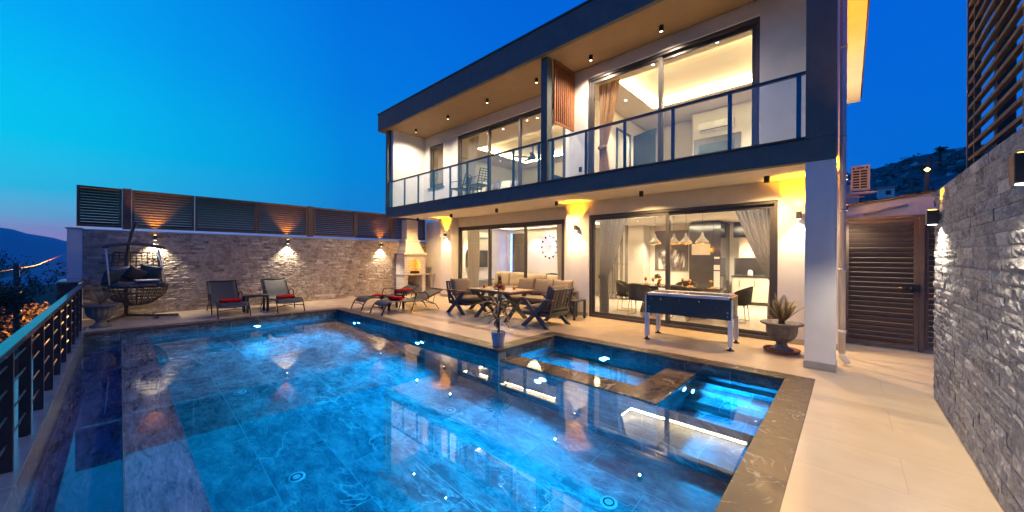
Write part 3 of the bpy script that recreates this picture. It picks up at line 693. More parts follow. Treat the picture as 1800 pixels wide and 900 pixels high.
# ---------------------------------------------------------------- the house
H = thing('house', 'two storey white villa with dark frame, balcony and sliding glass doors', 'house', (0, 0, 0))
Z1, Z2, Z3, ZR = 2.97, 3.2, 6.08, 6.69
def part(name, fn, mat, bevel=.004, parent=None):
    b = MB(); fn(b); return b.build(name, mat, parent or H, bevel=bevel)
# column and ground floor walls
part('column', lambda b: b.box(-.45, -.12, 6.57, 6.95, .1, 2.895), M['plaster'], .006)
part('column_skirting', lambda b: b.box(-.46, -.11, 6.56, 6.96, .003, .1), M['skirting'])
YD, YL = 8.2, 8.65
def gw(b):
    b.box(-5.6, -4.9, YD, YD+.25, .003, 2.968)            # pier between the door bays
    b.box(-.95, -.12, YD, YD+.25, .003, 2.968)
    b.box(-4.9, -.95, YD+.002, YD+.25, 2.61, 2.967)
    b.box(-5.97, -5.6, YL, YL+.25, .003, 2.967)
    b.box(-10.8, -5.97, YL+.002, YL+.25, 2.62, 2.966)
    b.box(-5.6, -5.45, YD+.25, YL+.25, .003, 2.965)
    b.box(-11.45, -10.8, 8.35, YL+.25, .003, 2.964)
    b.box(-13.28, -11.45, 8.9, 9.1, .003, 2.963)
    b.box(-.3, -.12, YD+.25, 14.6, .003, 2.962)
    b.box(-12.4, -.12, 14.6, 14.8, .003, 2.961)
    b.box(-12.4, -12.22, 9.1, 14.6, .003, 2.961)
part('ground_floor_wall', gw, M['plaster'], .006)
for q in ((-5.61, -4.9, YD-.012, YD-.001), (-.95, -.12, YD-.012, YD-.001), (-11.46, -10.8, 8.338, 8.349), (-5.97, -5.612, YL-.012, YL-.001), (-13.2, -11.46, 8.888, 8.899)):
    part('skirting', lambda b: b.box(*q, .004, .1), M['skirting'], 0)
# floor slab
part('terrace_ceiling', lambda b: b.box(-12.35, -.14, 6.7, 9.3, 2.97, 3.0), M['plaster'], 0)
part('slab', lambda b: b.box(-12.36, -.13, 9.3, 14.8, 3.0, 3.19), M['plaster_in'], 0)
part('balcony_fascia', lambda b: b.box(-12.37, -.12, 6.56, 6.7, 2.9, 3.22), M['dark_plaster'], .008)
part('fascia_trim', lambda b: b.box(-12.38, -.45, 6.545, 6.72, 3.222, 3.245), M['trim'], .003)
part('balcony_floor', lambda b: b.box(-12.1, -.3, 6.72, 8.0, 3.19, 3.2), M['concrete'], 0)
part('side_frame', lambda b: (b.box(-.45, -.12, 6.56, 6.72, 3.222, 6.10)), M['dark_plaster'], .008)
part('left_frame', lambda b: b.box(-12.37, -12.24, 6.56, 6.7, 3.246, 6.08), M['dark_plaster'], .004)
def uw(b):
    b.box(-12.36, -12.1, 6.7, 14.6, 3.2, 6.08)
    b.box(-.34, -.12, 6.72, 14.6, 3.2, 6.08)
    y = 8.0
    b.box(-12.1, -11.75, y, y+.2, 3.2, 6.075); b.box(-11.75, -10.86, y, y+.2, 3.2, 4.1); b.box(-11.75, -10.86, y, y+.2, 5.7, 6.075)
    b.box(-10.86, -10.05, y, y+.2, 3.2, 6.075); b.box(-10.05, -5.5, y, y+.2, 5.74, 6.075); b.box(-5.5, -4.98, y, y+.2, 3.2, 6.075)
    y = 7.6
    b.box(-5.12, -4.98, y, 8.0, 3.2, 6.074)
    b.box(-4.98, -4.6, y, y+.2, 3.2, 6.075); b.box(-4.6, -1.15, y, y+.2, 5.8, 6.075); b.box(-1.15, -.34, y, y+.2, 3.2, 6.075)
    b.box(-12.36, -.12, 14.6, 14.78, 3.2, 6.08)
    b.box(-5.2, -5.1, 8.2, 14.6, 3.2, 6.073)
part('upper_floor_wall', uw, M['plaster'], .006)
part('balcony_divider', lambda b: b.box(-5.2, -5.02, 6.562, 6.76, 3.246, 6.08), M['dark_plaster'], .006)
# roof
part('roof_fascia', lambda b: (b.box(-12.7, .24, 6.42, 6.52, 6.08, ZR), b.box(-12.7, -12.6, 6.52, 14.9, 6.08, ZR)), M['dark_plaster'], .008)
part('roof_soffit', lambda b: b.box(-12.598, -.122, 6.522, 8.05, 6.082, 6.12), M['soffit'], 0)
part('side_eave', lambda b: b.box(-.118, .235, 6.522, 14.55, 6.084, 6.3), M['plaster'], 0)
part('roof', lambda b: b.box(-12.72, .26, 6.40, 14.9, ZR+.002, ZR+.04), M['trim'], 0)
part('roof_core', lambda b: (b.box(-12.598, .235, 6.522, 14.55, 6.45, ZR)), M['dark_plaster'], 0)
part('eave_edge', lambda b: b.box(.237, .27, 6.4, 14.6, 6.2, ZR), M['trim'], 0)
# wooden screen
def ws(b):
    x0, x1 = -5.0, -4.96
    b.box(x0, x1, 6.77, 7.59, 4.62, 4.67); b.box(x0, x1, 6.77, 7.59, 6.02, 6.075); b.box(x0, x1, 6.77, 6.82, 4.67, 6.02); b.box(x0, x1, 7.5, 7.59, 4.67, 6.02)
    for i in range(8): y = 6.87 + i*.082; b.box(x0, x1, y, y+.032, 4.67, 6.02)
part('wooden_screen', ws, M['wood'], .002)
# sliding doors / windows
def window(name, x0, x1, z0, z1, y, mull, sash=.075, fw=.06, dep=.13, sub=None, label=None, sill=False):
    b = MB()
    b.box(x0, x0+fw, y, y+dep, z0, z1); b.box(x1-fw, x1, y, y+dep, z0, z1); b.box(x0+fw, x1-fw, y, y+dep, z1-fw, z1); b.box(x0+fw, x1-fw, y, y+dep, z0, z0+fw)
    o = b.build(name, M['frame'], H, bevel=.004)
    xs = [x0+fw] + list(mull) + [x1-fw]
    for i in range(len(xs)-1):
        a, c = xs[i]-(.035 if i else 0), xs[i+1]+(.035 if i < len(xs)-2 else 0); yy = y+.03+(i % 2)*.052; s = sash
        b = MB(); zz0, zz1 = z0+fw, z1-fw
        b.box(a, a+s, yy, yy+.045, zz0, zz1); b.box(c-s, c, yy, yy+.045, zz0, zz1); b.box(a+s, c-s, yy, yy+.045, zz0, zz0+s); b.box(a+s, c-s, yy, yy+.045, zz1-s, zz1)
        b.build('sash', M['frame'], o, bevel=.003)
        MB().quad((a+s, yy+.022, zz0+s), (c-s, yy+.022, zz0+s), (c-s, yy+.022, zz1-s), (a+s, yy+.022, zz1-s)).build('pane', M['glass'], o)
    return o
window('sliding_door', -4.9, -.95, .006, 2.61, YD+.03, [-2.95])
window('sliding_door', -10.8, -5.97, .006, 2.62, YL+.03, [-9.15, -7.52])
window('sliding_door', -4.6, -1.15, 3.21, 5.8, 7.63, [-2.9])
window('sliding_door', -10.05, -5.5, 3.21, 5.74, 8.03, [-8.53, -7.2])
wo_ = window('window', -11.75, -10.86, 4.1, 5.7, 8.05, [])
MB().box(-11.8, -10.8, 7.96, 8.05, 4.065, 4.098).build('sill', M['frame'], wo_)
# window reveals/trim bands
# balcony railing
def railing(x0, x1, posts, label):
    t = thing('balcony_railing', label, 'balcony railing', (0, 0, 0))
    MB().box(x0, x1, 6.60, 6.655, 4.16, 4.205).build('top_rail', M['rail'], t, bevel=.004)
    MB().box(x0, x1, 6.61, 6.65, 3.25, 3.275).build('bottom_rail', M['rail'], t, bevel=.002)
    for p in posts: MB().box(p-.028, p+.028, 6.615, 6.65, 3.275, 4.16).build('post', M['rail'], t, bevel=.002)
    e = [x0+.01] + [p for p in posts if x0+.1 < p < x1-.1] + [x1-.01]
    for a, c in zip(e, e[1:]): MB().quad((a, 6.605, 3.28), (c, 6.605, 3.28), (c, 6.605, 4.155), (a, 6.605, 4.155)).build('glass_panel', M['railglass'], t)
railing(-12.24, -5.2, [-12.05, -11.18, -10.34, -9.48, -8.65, -7.87, -7.01, -6.11, -5.3], 'glass balcony railing left of the dark dividing post')
railing(-5.02, -.45, [-4.9, -4.04, -3.18, -2.28, -1.4, -.53], 'glass balcony railing right of the dark dividing post')
MB().box(-4.985, -4.965, 7.35, 7.39, 3.55, 3.68)
# downpipes
b = MB(); b.tube([(-.06, 7.15, .16), (-.06, 7.15, 6.1)], .038, 14)
b.tube([(-.06, 7.15, .2), (-.06, 7.15, .12), (.0, 7.08, .05)], .038, 14)
for z in (.45, 1.35, 2.2, 3.3, 4.6): b.tube([(-.06, 7.15, z), (-.06, 7.15, z+.05)], .045, 14)
b.build('downpipe', M['pipe'], H, smooth=True)
b = MB(); b.tube([(-.085, 7.75, .2), (-.085, 7.75, 6.1)], .028, 10); b.build('downpipe', M['pipe'], H, smooth=True)

# interior shells
part('interior_floor', lambda b: (rect(b, -12.22, -5.45, 8.9, 14.6, .002), rect(b, -5.45, -.3, 8.45, 14.6, .0025)), M['floor_in'], 0)
def ceil_open(b, x0, x1, y0, y1, ox0, ox1, oy0, oy1, z, th=.05):
    b.box(x0, ox0, y0, y1, z, z+th); b.box(ox1, x1, y0, y1, z, z+th); b.box(ox0, ox1, y0, oy0, z, z+th); b.box(ox0, ox1, oy1, y1, z, z+th)
part('dining_ceiling', lambda b: (ceil_open(b, -5.4, -.3, 8.46, 14.6, -4.9, -1.0, 8.9, 10.75, 2.74, .04)), M['plaster_in'], 0)
def strip(name, x0, x1, y0, y1, z0, z1, mat, parent=H, w=.012, out=.06):
    b = MB(); a = out
    b.box(x0-a, x1+a, y1+a-w, y1+a, z0, z1); b.box(x0-a, x0-a+w, y0-a, y1+a-w, z0, z1); b.box(x1+a-w, x1+a, y0-a, y1+a-w, z0, z1); b.box(x0-a, x1+a, y0-a-w, y0-a, z0, z1)
    return b.build(name, M[mat], parent)
strip('cove_light', -4.9, -1.0, 8.9, 10.75, 2.80, 2.86, 'cove_white')
part('living_ceiling', lambda b: (ceil_open(b, -12.2, -5.4, 8.92, 12.8, -11.4, -6.6, 9.4, 12.2, 2.76, .03), b.box(-10.9, -7.1, 9.75, 11.85, 2.76, 2.79), b.box(-7.9, -5.4, 12.8, 14.6, 2.76, 2.79)), M['plaster_in'], 0)
strip('cove_light', -11.4, -6.6, 9.4, 12.2, 2.82, 2.88, 'cove')
strip('cove_light', -10.8, -7.2, 9.85, 11.75, 2.80, 2.86, 'cove', out=-.0)
part('living_back_wall', lambda b: b.box(-12.2, -7.9, 12.8, 12.95, .003, 2.96), M['plaster_in'], 0)
part('stair_wall', lambda b: (b.box(-7.9, -7.8, 12.95, 14.6, .003, 2.96)), M['plaster_in'], 0)
part('dining_back_wall', lambda b: (b.box(-5.75, -.3, 14.25, 14.4, .003, 2.96), b.box(-6.9, -5.75, 13.6, 13.75, .003, 2.96), b.box(-5.87, -5.75, 13.75, 14.25, .003, 2.96)), M['plaster_in'], 0)
# bedrooms
part('bedroom_ceiling', lambda b: ceil_open(b, -5.1, -.34, 7.8, 12.2, -4.12, -1.0, 8.15, 10.38, 5.78, .03), M['plaster_in'], 0)
strip('cove_light', -4.12, -1.0, 8.15, 10.38, 5.83, 5.89, 'cove_up')
part('bedroom_recess', lambda b: b.box(-4.4, -.7, 7.85, 10.7, 5.95, 5.98), M['plaster_in'], 0)
part('bedroom_wall', lambda b: (b.box(-5.0, -3.4, 12.0, 12.1, 3.2, 5.78), b.box(-3.4, -.34, 11.5, 11.6, 3.2, 5.78), b.box(-3.4, -3.3, 11.6, 12.0, 3.2, 5.78), b.box(-5.09, -5.0, 7.8, 12.1, 3.2, 5.78)), M['plaster_in'], 0)
part('bedroom_ceiling', lambda b: ceil_open(b, -12.1, -5.2, 8.2, 14.6, -10.75, -6.6, 9.5, 12.5, 5.75, .03), M['plaster_in'], 0)
strip('cove_light', -10.75, -6.6, 9.5, 12.5, 5.80, 5.86, 'cove_up')
part('bedroom_recess', lambda b: b.box(-11.0, -6.3, 9.2, 12.8, 5.93, 5.96), M['plaster_in'], 0)
part('bedroom_wall', lambda b: (b.box(-12.1, -5.2, 13.3, 13.4, 3.2, 5.75)  ), M['plaster_in'], 0)
part('bedroom_floor', lambda b: b.box(-12.1, -.34, 8.2, 14.6, 3.192, 3.2), M['teak'], 0)

# ---------------------------------------------------------------- lamps
WARM = (1, .62, .26); AMBER = (1, .36, .008); WHITE = (1, .84, .62)
def sconce(label, loc, rz, s=1.0, up=22, dn=22, grp='up and down wall sconces', wide=.04, upc=AMBER, ang=75, dang=100):
    t = thing('wall_sconce', label, 'wall sconce', loc, rz, grp)
    w, d, h = .075*s, .075*s, .13*s
    b = MB(); b.box(-w/2, w/2, -wide-d, -wide, -h/2, h/2); b.box(-w/4, w/4, -wide, 0, -h/5, h/5); b.build('housing', M['sconce'], t, bevel=.004*s)
    y = -wide-d/2
    MB().lathe([(0, 0), (.028*s, 0), (.028*s, .004)], 14, (0, y, h/2+.001)).build('upper_lens', M['lamp_amber'], t)
    MB().lathe([(0, -.004), (.028*s, -.004), (.028*s, 0)], 14, (0, y, -h/2-.001)).build('lower_lens', M['lamp_white'], t)
    light('SPOT', 'up_beam', (0, y, h/2+.02), up, upc, t, (PI, 0, 0), .02, R(ang), .7)
    light('SPOT', 'down_beam', (0, y, -h/2-.02), dn, WHITE, t, (0, 0, 0), .02, R(dang), .7)
    return t
g = 'up and down wall sconces on the house front'
sconce('sconce on the narrow wall left of the living room doors', (-11.1, 8.35, 2.33), 0, 1, 45, 32, g, ang=88)
sconce('sconce on the pier between the two pairs of glass doors', (-5.25, YD, 2.3), 0, 1, 50, 32, g, ang=88)
sconce('sconce right of the dining doors above the big stone planter', (-.64, YD, 2.3), 0, 1, 55, 40, g, ang=95, dang=90)
g = 'up and down wall sconces on the far stone wall'
sconce('sconce on the far stone wall behind the hanging chair', (-13.27, .62, 1.97), PI/2, 1, 30, 46, g, ang=82, dang=100)
sconce('sconce on the far stone wall above the pale sun lounger', (-13.27, 3.66, 1.97), PI/2, 1, 30, 46, g, ang=82, dang=100)
sconce('sconce on the far stone wall beside the brick barbecue', (-13.27, 6.84, 1.95), PI/2, 1, 24, 40, g, ang=82, dang=100)
g = 'box sconces on the right stone wall'
sconce('box sconce near the far end of right stone wall', (.70, 5.78, 1.98), -PI/2, 1.15, 30, 34, g, .012, ang=80, dang=150)
sconce('larger looking box sconce at the right edge of the picture', (.70, 3.05, 2.0), -PI/2, 1.15, 30, 34, g, .012, ang=80, dang=150)
sconce('box sconce on right stone wall beside the photographer', (.70, .6, 2.0), -PI/2, 1.15, 30, 45, g, .012, ang=80, dang=160)
sconce('small sconce on the side wall of the house by the downpipe', (-.12, 8.55, 2.42), PI/2, .7, 260, 26, 'side wall sconce', .06, ang=95, dang=130)
sconce('added small sconce high on the side wall to light the far end of the eave', (-.12, 12.6, 3.6), PI/2, .7, 90, 20, 'side wall sconce', .06, upc=(1, .6, .25), ang=120, dang=100)  # added fixture, put in to brighten the rear part of the eave
def can(label, loc, grp, e, lens='lamp_warm', col=WARM, ang=120, r=.045):
    t = thing('ceiling_can_light', label, 'ceiling light', loc, 0, grp)
    b = MB(); b.lathe([(0, 0), (r, 0), (r, -.115), (r*.8, -.115), (r*.8, -.10), (0, -.10)], 20); b.build('housing', M['black'], t)
    MB().lathe([(0, -.1005), (r*.7, -.1005), (r*.7, -.104), (0, -.104)], 16).build('lens', M[lens], t)
    light('SPOT', 'can_beam', (0, 0, -.13), e, col, t, (0, 0, 0), .012, R(ang), .9)
g = 'black can lights under the balcony'
for x, w in ((-12.0, 'at the far left corner above the barbecue'), (-9.95, 'in front of the left sconce'), (-7.75, 'above the middle of living room doors'), (-5.55, 'just left of the pier sconce'), (-3.3, 'above the dining room doors'), (-1.05, 'nearest the white column')):
    can('black can light on terrace ceiling ' + w, (x, 7.68, 2.97), g, 44 if x < -2 else 40, ang=155)
g = 'black can lights under the roof'
for x, w in ((-11.4, 'at far left end'), (-9.53, 'second from the left end'), (-7.68, 'third from the left end'), (-5.85, 'left of the wooden screen'), (-4.28, 'right of the wooden screen'), (-2.71, 'above the big bedroom window')):
    can('black can light on balcony roof soffit ' + w, (x, 7.2, 6.08), g, 60, ang=150, col=(1, .78, .56))
def downlight(loc, e, label, grp, col=(1, .8, .55), ang=100):
    t = thing('recessed_downlight', label, 'downlight', loc, 0, grp)
    MB().lathe([(.045, 0), (.05, -.006), (.036, -.006), (.034, 0)], 16).build('ring', M['chrome'], t)
    MB().lathe([(0, -.002), (.034, -.002), (.034, -.004), (0, -.004)], 14).build('lens', M['lamp_white'], t)
    if e: light('SPOT', 'downlight_beam', (0, 0, -.02), e, col, t, (0, 0, 0), .012, R(ang), .8)
for i, (x, y) in enumerate(((-4.43, 9.27), (-3.17, 7.95), (-1.91, 7.95), (-4.43, 10.6), (-3.18, 10.64), (-1.91, 10.6))):
    downlight((x, y, 5.78), 22, 'recessed downlight in right bedroom ceiling, ' + ('left side of the cove', 'over the window left pane', 'over the window right pane', 'far left corner', 'beyond the cove middle', 'beyond the cove right')[i], 'right bedroom downlights')
for i, (x, y) in enumerate(((-8.4, 8.6), (-6.95, 8.6), (-11.3, 11.4))):
    downlight((x, y, 5.75), 26, 'recessed downlight in left bedroom ceiling, ' + ('over the middle window sash', 'over the right window sash', 'deep at the left side')[i], 'left bedroom downlights')
for i, (x, y) in enumerate(((-5.2, 13.3), (-5.1, 11.6), (-2.3, 13.2), (-1.4, 13.4), (-1.9, 12.2))):
    downlight((x, y, 2.735), 40, 'recessed downlight in dining and kitchen ceiling, ' + ('near the slatted partition wall', 'left of the painting', 'over the tall cabinet', 'over the kitchen worktop', 'in front of the wall cabinets')[i], 'kitchen downlights')
for i, (x, y) in enumerate(((-11.6, 10.4), (-10.4, 12.4), (-9.0, 12.5), (-6.3, 10.6))):
    downlight((x, y, 2.755), 8 if i in (1, 2) else 30, 'recessed downlight in living room ceiling, ' + ('by the television wall', 'by the blue lit panel', 'over the wall ornament', 'near the dining side')[i], 'living room downlights', col=(.9, .8, 1) if i in (1, 2) else (1, .8, .6))

# ---------------------------------------------------------------- barbecue
t = thing('barbecue', 'white brick barbecue with arched fire opening and tall chimney', 'barbecue', (0, 0, 0))
X0, X1, Y0, Y1 = -13.25, -12.62, 7.5, 8.45
def bbx(b):
    b.box(X0, X1-.002, Y0, Y0+.14, 0.004, .76); b.box(X0, X1-.002, Y1-.14, Y1, .004, .76)
MB().box(X0, X1, Y0, Y0+.14, .004, .76).build('pedestal', M['bbq_y'], t); MB().box(X0, X1, Y1-.14, Y1, .004, .76).build('pedestal', M['bbq_y'], t)
MB().box(X0, X1-.06, 9.0-.25, 8.88, .004, .76).build('pedestal', M['bbq_y'], t)
MB().box(X0-.02, X1+.06, Y0-.04, 8.885, .762, .80).build('counter', M['concrete'], t, bevel=.004)
# fire box with arch
am, aw, az = (Y0+Y1)/2, .23, 1.18
arch = [(am-aw, .802), (am-aw, az)] + [(am-aw*math.cos(PI*k/14), az+aw*math.sin(PI*k/14)) for k in range(1, 14)] + [(am+aw, az), (am+aw, .802)]
poly = arch + [(Y1, .802), (Y1, 1.58), (Y0, 1.58), (Y0, .802)]
MB().prism(poly, 'x', X1-.11, X1).build('front', M['bbq_y'], t)
b = MB(); b.box(X0, X1-.112, Y0, Y0+.1, .802, 1.58); b.box(X0, X1-.112, Y1-.1, Y1, .802, 1.58); b.box(X0, X0+.08, Y0+.1, Y1-.1, .802, 1.58); b.build('firebox', M['bbq_x'], t)
MB().box(X0-.02, X1+.05, Y0-.05, Y1+.05, 1.582, 1.65).build('ledge', M['brickpaint'], t, bevel=.006)
hx = (X0+X1)/2
b = MB(); p0 = [(X0, Y0+.04), (X1, Y0+.04), (X1, Y1-.04), (X0, Y1-.04)]; p1 = [(X0, am-.29), (X1-.2, am-.29), (X1-.2, am+.29), (X0, am+.29)]
b.add([(x, y, 1.652) for x, y in p0]+[(x, y, 2.1) for x, y in p1], [(0, 1, 5, 4), (1, 2, 6, 5), (2, 3, 7, 6), (3, 0, 4, 7), (4, 5, 6, 7)]); b.build('hood', M['bbq_y'], t)
MB().box(X0-.01, X1-.16, am-.33, am+.33, 2.102, 2.16).build('ledge', M['brickpaint'], t, bevel=.006)
MB().box(X0+.02, X1-.22, am-.25, am+.25, 2.162, 2.968).build('chimney', M['bbq_y'], t)
b = MB(); b.box(X1-.1, X1-.07, am-aw+.01, am+aw-.01, .83, .93)
for k in range(9): b.tube([(X1-.4, am-.2+.05*k, .9), (X1-.1, am-.2+.05*k, .9)], .005, 5)
b.build('grill_grate', M['black'], t)
light('POINT', 'fire_lamp', (X1-.22, am, 1.2), 3.5, (1, .42, .05), t, size=.04)

# ---------------------------------------------------------------- sun loungers
def lounger_sling(b, prof, w, n=8):
    b.grid(lambda u, v: (prof(v)[0], (u-.5)*w, prof(v)[1] - .018*math.sin(PI*u)), n, 36)
def make_lounger(label, loc, rz, back_up, grp):
    # local: foot at x=0 towards +x ... head at -x
    t = thing('sun_lounger', label, 'sun lounger', loc, rz, grp); L = 1.9; W = .64
    # side profile of the sling
    pts = [(0, .0), (-.02, .10), (-.07, .235), (-.16, .31), (-.32, .335), (-.6, .31), (-1.0, .295), (-1.22, .30)]
    hb = [(-1.22, .30)]
    ang = R(back_up); hl = .70
    head = (-1.22-hl*math.cos(ang), .30+hl*math.sin(ang)); mid = (-1.22-.35*math.cos(ang), .30+.35*math.sin(ang)-.0)
    full = pts[2:] + [mid, head]
    def prof(v):
        s = v*(len(full)-1); i = min(int(s), len(full)-2); f = s-i
        a, c = full[i], full[i+1]
        p0 = full[max(i-1, 0)]; p3 = full[min(i+2, len(full)-1)]
        q = lambda k: .5*((2*a[k]) + (-p0[k]+c[k])*f + (2*p0[k]-5*a[k]+4*c[k]-p3[k])*f*f + (-p0[k]+3*a[k]-3*c[k]+p3[k])*f**3)
        return (q(0), q(1))
    b = MB(); lounger_sling(b, prof, W-.03); b.build('sling', M['sling'], t, smooth=True, solid=.006)
    for s in (-1, 1):
        y = s*W/2
        MB().tube([(p[0], y, p[1]) for p in ((.05, 0), (-.02, .16), (-.07, .245))] + [(*[prof(v/30)[0], ], y, prof(v/30)[1]) for v in range(1, 31)], .016, 8).build('side_rail', M['black'], t, smooth=True)
        MB().tube([(-.80, y*1.02, .0), (-.90, y*1.03, .30), (-.96, y*1.04, .50), (-1.06, y*1.04, .53), (-1.26, y*1.04, .51), (-1.34, y*1.03, .44), (-1.36, y*1.02, .30)], .014, 8).build('armrest', M['black'], t, smooth=True)
        MB().tube([(-1.72, y*.96, 0), (-1.60, y*.96, .16), (-1.28, y*.96, .29)], .014, 8).build('leg', M['black'], t, smooth=True)
        MB().tube([(-1.55, y*.8, .17), (-1.22-hl*.62*math.cos(ang), y*.8, .30+hl*.62*math.sin(ang))], .009, 6).build('strut', M['black'], t, smooth=True)
    b = MB(); b.tube([(head[0], -W/2, head[1]), (head[0], W/2, head[1])], .014, 8); b.tube([(-.03, -W/2, .16), (-.05, 0, .19), (-.03, W/2, .16)], .011, 8); b.tube([(-1.6, -W/2*.96, .16), (-1.6, W/2*.96, .16)], .011, 8); b.build('cross_bar', M['black'], t, smooth=True)
    return t
g = 'sling sun loungers around the pool'
make_lounger('black sling sun lounger by the stone wall, nearest the hanging chair', (-11.14, 1.93, 0), R(0), 46, g)
make_lounger('sun lounger with brightly lit backrest under the middle wall sconce', (-11.12, 3.17, 0), R(0), 46, g)
make_lounger('low sun lounger on terrace, the one nearer the barbecue, head raised', (-10.2, 4.58, 0), R(-90), 26, g)
make_lounger('low sun lounger on terrace, the one nearer the armchairs', (-9.03, 4.58, 0), R(-90), 22, g)
def towel(label, loc, rz, ln=.42, r=.062, tilt=0):
    t = thing('rolled_towel', label, 'towel', loc, rz, 'rolled red towels')
    b = MB(); n = 20
    for k, rr in enumerate((r, )):
        def fn(u, v): a = 2*PI*u; q = rr*(1+.05*math.sin(3*a+v*5)+.03*math.sin(23*v)); return ((v-.5)*ln, q*1.15*math.cos(a), q*.85*math.sin(a)+r*.85)
        b.grid(fn, n, 10)
    # spiral ends
    for s in (-1, 1):
        pr = []
        for i in range(60):
            a = i*.42; q = r*.1+r*.85*i/60; pr.append((s*ln*.5 + s*.004*math.sin(i*.42*1), q*1.15*math.cos(a), q*.85*math.sin(a)+r*.85))
        b.tube(pr, .008, 5)
        b.add([(s*ln*.485, 0, r*.85)] + [(s*ln*.485, r*1.1*math.cos(2*PI*i/n), r*.82*math.sin(2*PI*i/n)+r*.85) for i in range(n)], [(0, i+1, (i+1) % n+1) for i in range(n)])
    b.build('roll', M['red'], t, smooth=True); return t
towel('rolled red towel on the lounger nearest the hanging chair', (-11.62, 1.93, .315), R(90))
towel('rolled red towel on the lounger with lit backrest', (-11.60, 3.17, .315), R(90))
towel('rolled red towel at foot of the lounger nearer the armchairs', (-9.05, 5.12, .315), R(8), .4, .075)
towel('rolled red towel leaning on the raised back of the lounger by the barbecue', (-10.12, 6.0, .40), R(75), .5, .07)
t = thing('folded_towel', 'folded red and brown towel lying on the lounger by the barbecue', 'towel', (-10.2, 5.2, .325))
b = MB(); b.pillow((0, 0, .015), .52, .42, .05, None, 10); b.build('lower_fold', M['teak'], t, smooth=True)
b = MB(); b.pillow((.06, .02, .05), .4, .3, .05, Matrix.Rotation(.2, 3, 'Z'), 10); b.build('upper_fold', M['red'], t, smooth=True)

def side_table(label, loc, rz, w, d, h, leg=.04, grp='small metal side tables', mat='black'):
    t = thing('side_table', label, 'side table', loc, rz, grp)
    MB().box(-w/2, w/2, -d/2, d/2, h-.03, h).build('top', M[mat], t, bevel=.003)
    for sx in (-1, 1):
        for sy in (-1, 1):
            cx, cy_ = sx*(w/2-leg/2), sy*(d/2-leg/2); MB().box(cx-leg/2, cx+leg/2, cy_-leg/2, cy_+leg/2, 0, h-.031).build('leg', M[mat], t, bevel=.003)
    return t
side_table('small black side table between the two loungers by the wall', (-11.82, 2.52, 0), 0, .42, .5, .44, .05)
side_table('small black side table between the two loungers on the terrace', (-9.62, 5.35, 0), 0, .42, .5, .42, .05)
side_table('grey metal side table against the wall beside the armchair', (-4.99, 7.72, 0), 0, .30, .52, .47, .05, mat='furn')
def cocktail(label, loc, col):
    t = thing('cocktail_glass', label, 'glass', loc, 0, 'cocktail glasses')
    MB().lathe([(.032, 0), (.03, .004), (.004, .008), (.004, .09), (.045, .15), (.046, .152)], 16).build('glass', M['drink'], t, smooth=True)
    MB().lathe([(.006, .1), (.040, .142), (0, .142)], 16).build('drink', M[col], t, smooth=True)
cocktail('cocktail glass with orange drink on the table between wall loungers', (-11.78, 2.40, .441), 'juice')
cocktail('cocktail glass with dark drink on the table between wall loungers', (-11.86, 2.62, .441), 'velvet')
t = thing('ash_tray', 'small dish with orange fruit slice on the side table by the wall', 'dish', (-11.72, 2.68, .441)); MB().lathe([(.03, 0), (.06, .012), (.062, .016), (0, .01)], 14).build('dish', M['white'], t); MB().lathe([(0, .018), (.02, .022), (.018, .035), (0, .04)], 12).build('fruit', M['fruit'], t)
t = thing('small_bowl', 'small blue bowl on the black table between terrace loungers', 'bowl', (-9.6, 5.42, .421)); MB().lathe([(.03, 0), (.06, .03), (.063, .035), (.05, .03), (0, .012)], 18).build('bowl', pmat('blue_glaze', (.02, .10, .35)), t, smooth=True)

# ---------------------------------------------------------------- teak and slate outdoor set
def xlegs(b, plane, a0, a1, z1, w=.075, d=.05, axis='x'):
    # X in the plane perpendicular to 'axis'
    for (p, q) in (((a0, 0), (a1, z1)), ((a1, 0), (a0, z1))):
        dx = (q[0]-p[0]); L = math.hypot(dx, z1); k = w/2*L/z1
        poly = [(p[0]-k, 0), (p[0]+k, 0), (q[0]+k, z1), (q[0]-k, z1)]
        off = .0 if p[0] < q[0] else .004
        b.prism(poly, axis, plane-d/2+off, plane+d/2-off)
t = thing('coffee_table', 'teak topped table on crossed slate legs in the middle of the seating', 'table', (-6.4, 6.5, 0))
b = MB()
for k in range(7): b.box(-.76, .76, -.46+.1315*k, -.46+.1315*k+.127, .685, .72)
b.build('table_top', M['teak'], t, bevel=.003)
MB().box(-.70, .70, -.40, .40, .645, .684).build('apron', M['furn'], t)
for s in (-1, 1): b = MB(); xlegs(b, s*.52, -.36, .36, .645, .09); b.build('crossed_leg', M['furn'], t, bevel=.003)
MB().bar((-.52, 0, .33), (.52, 0, .33), .05, .05).build('stretcher', M['furn'], t)
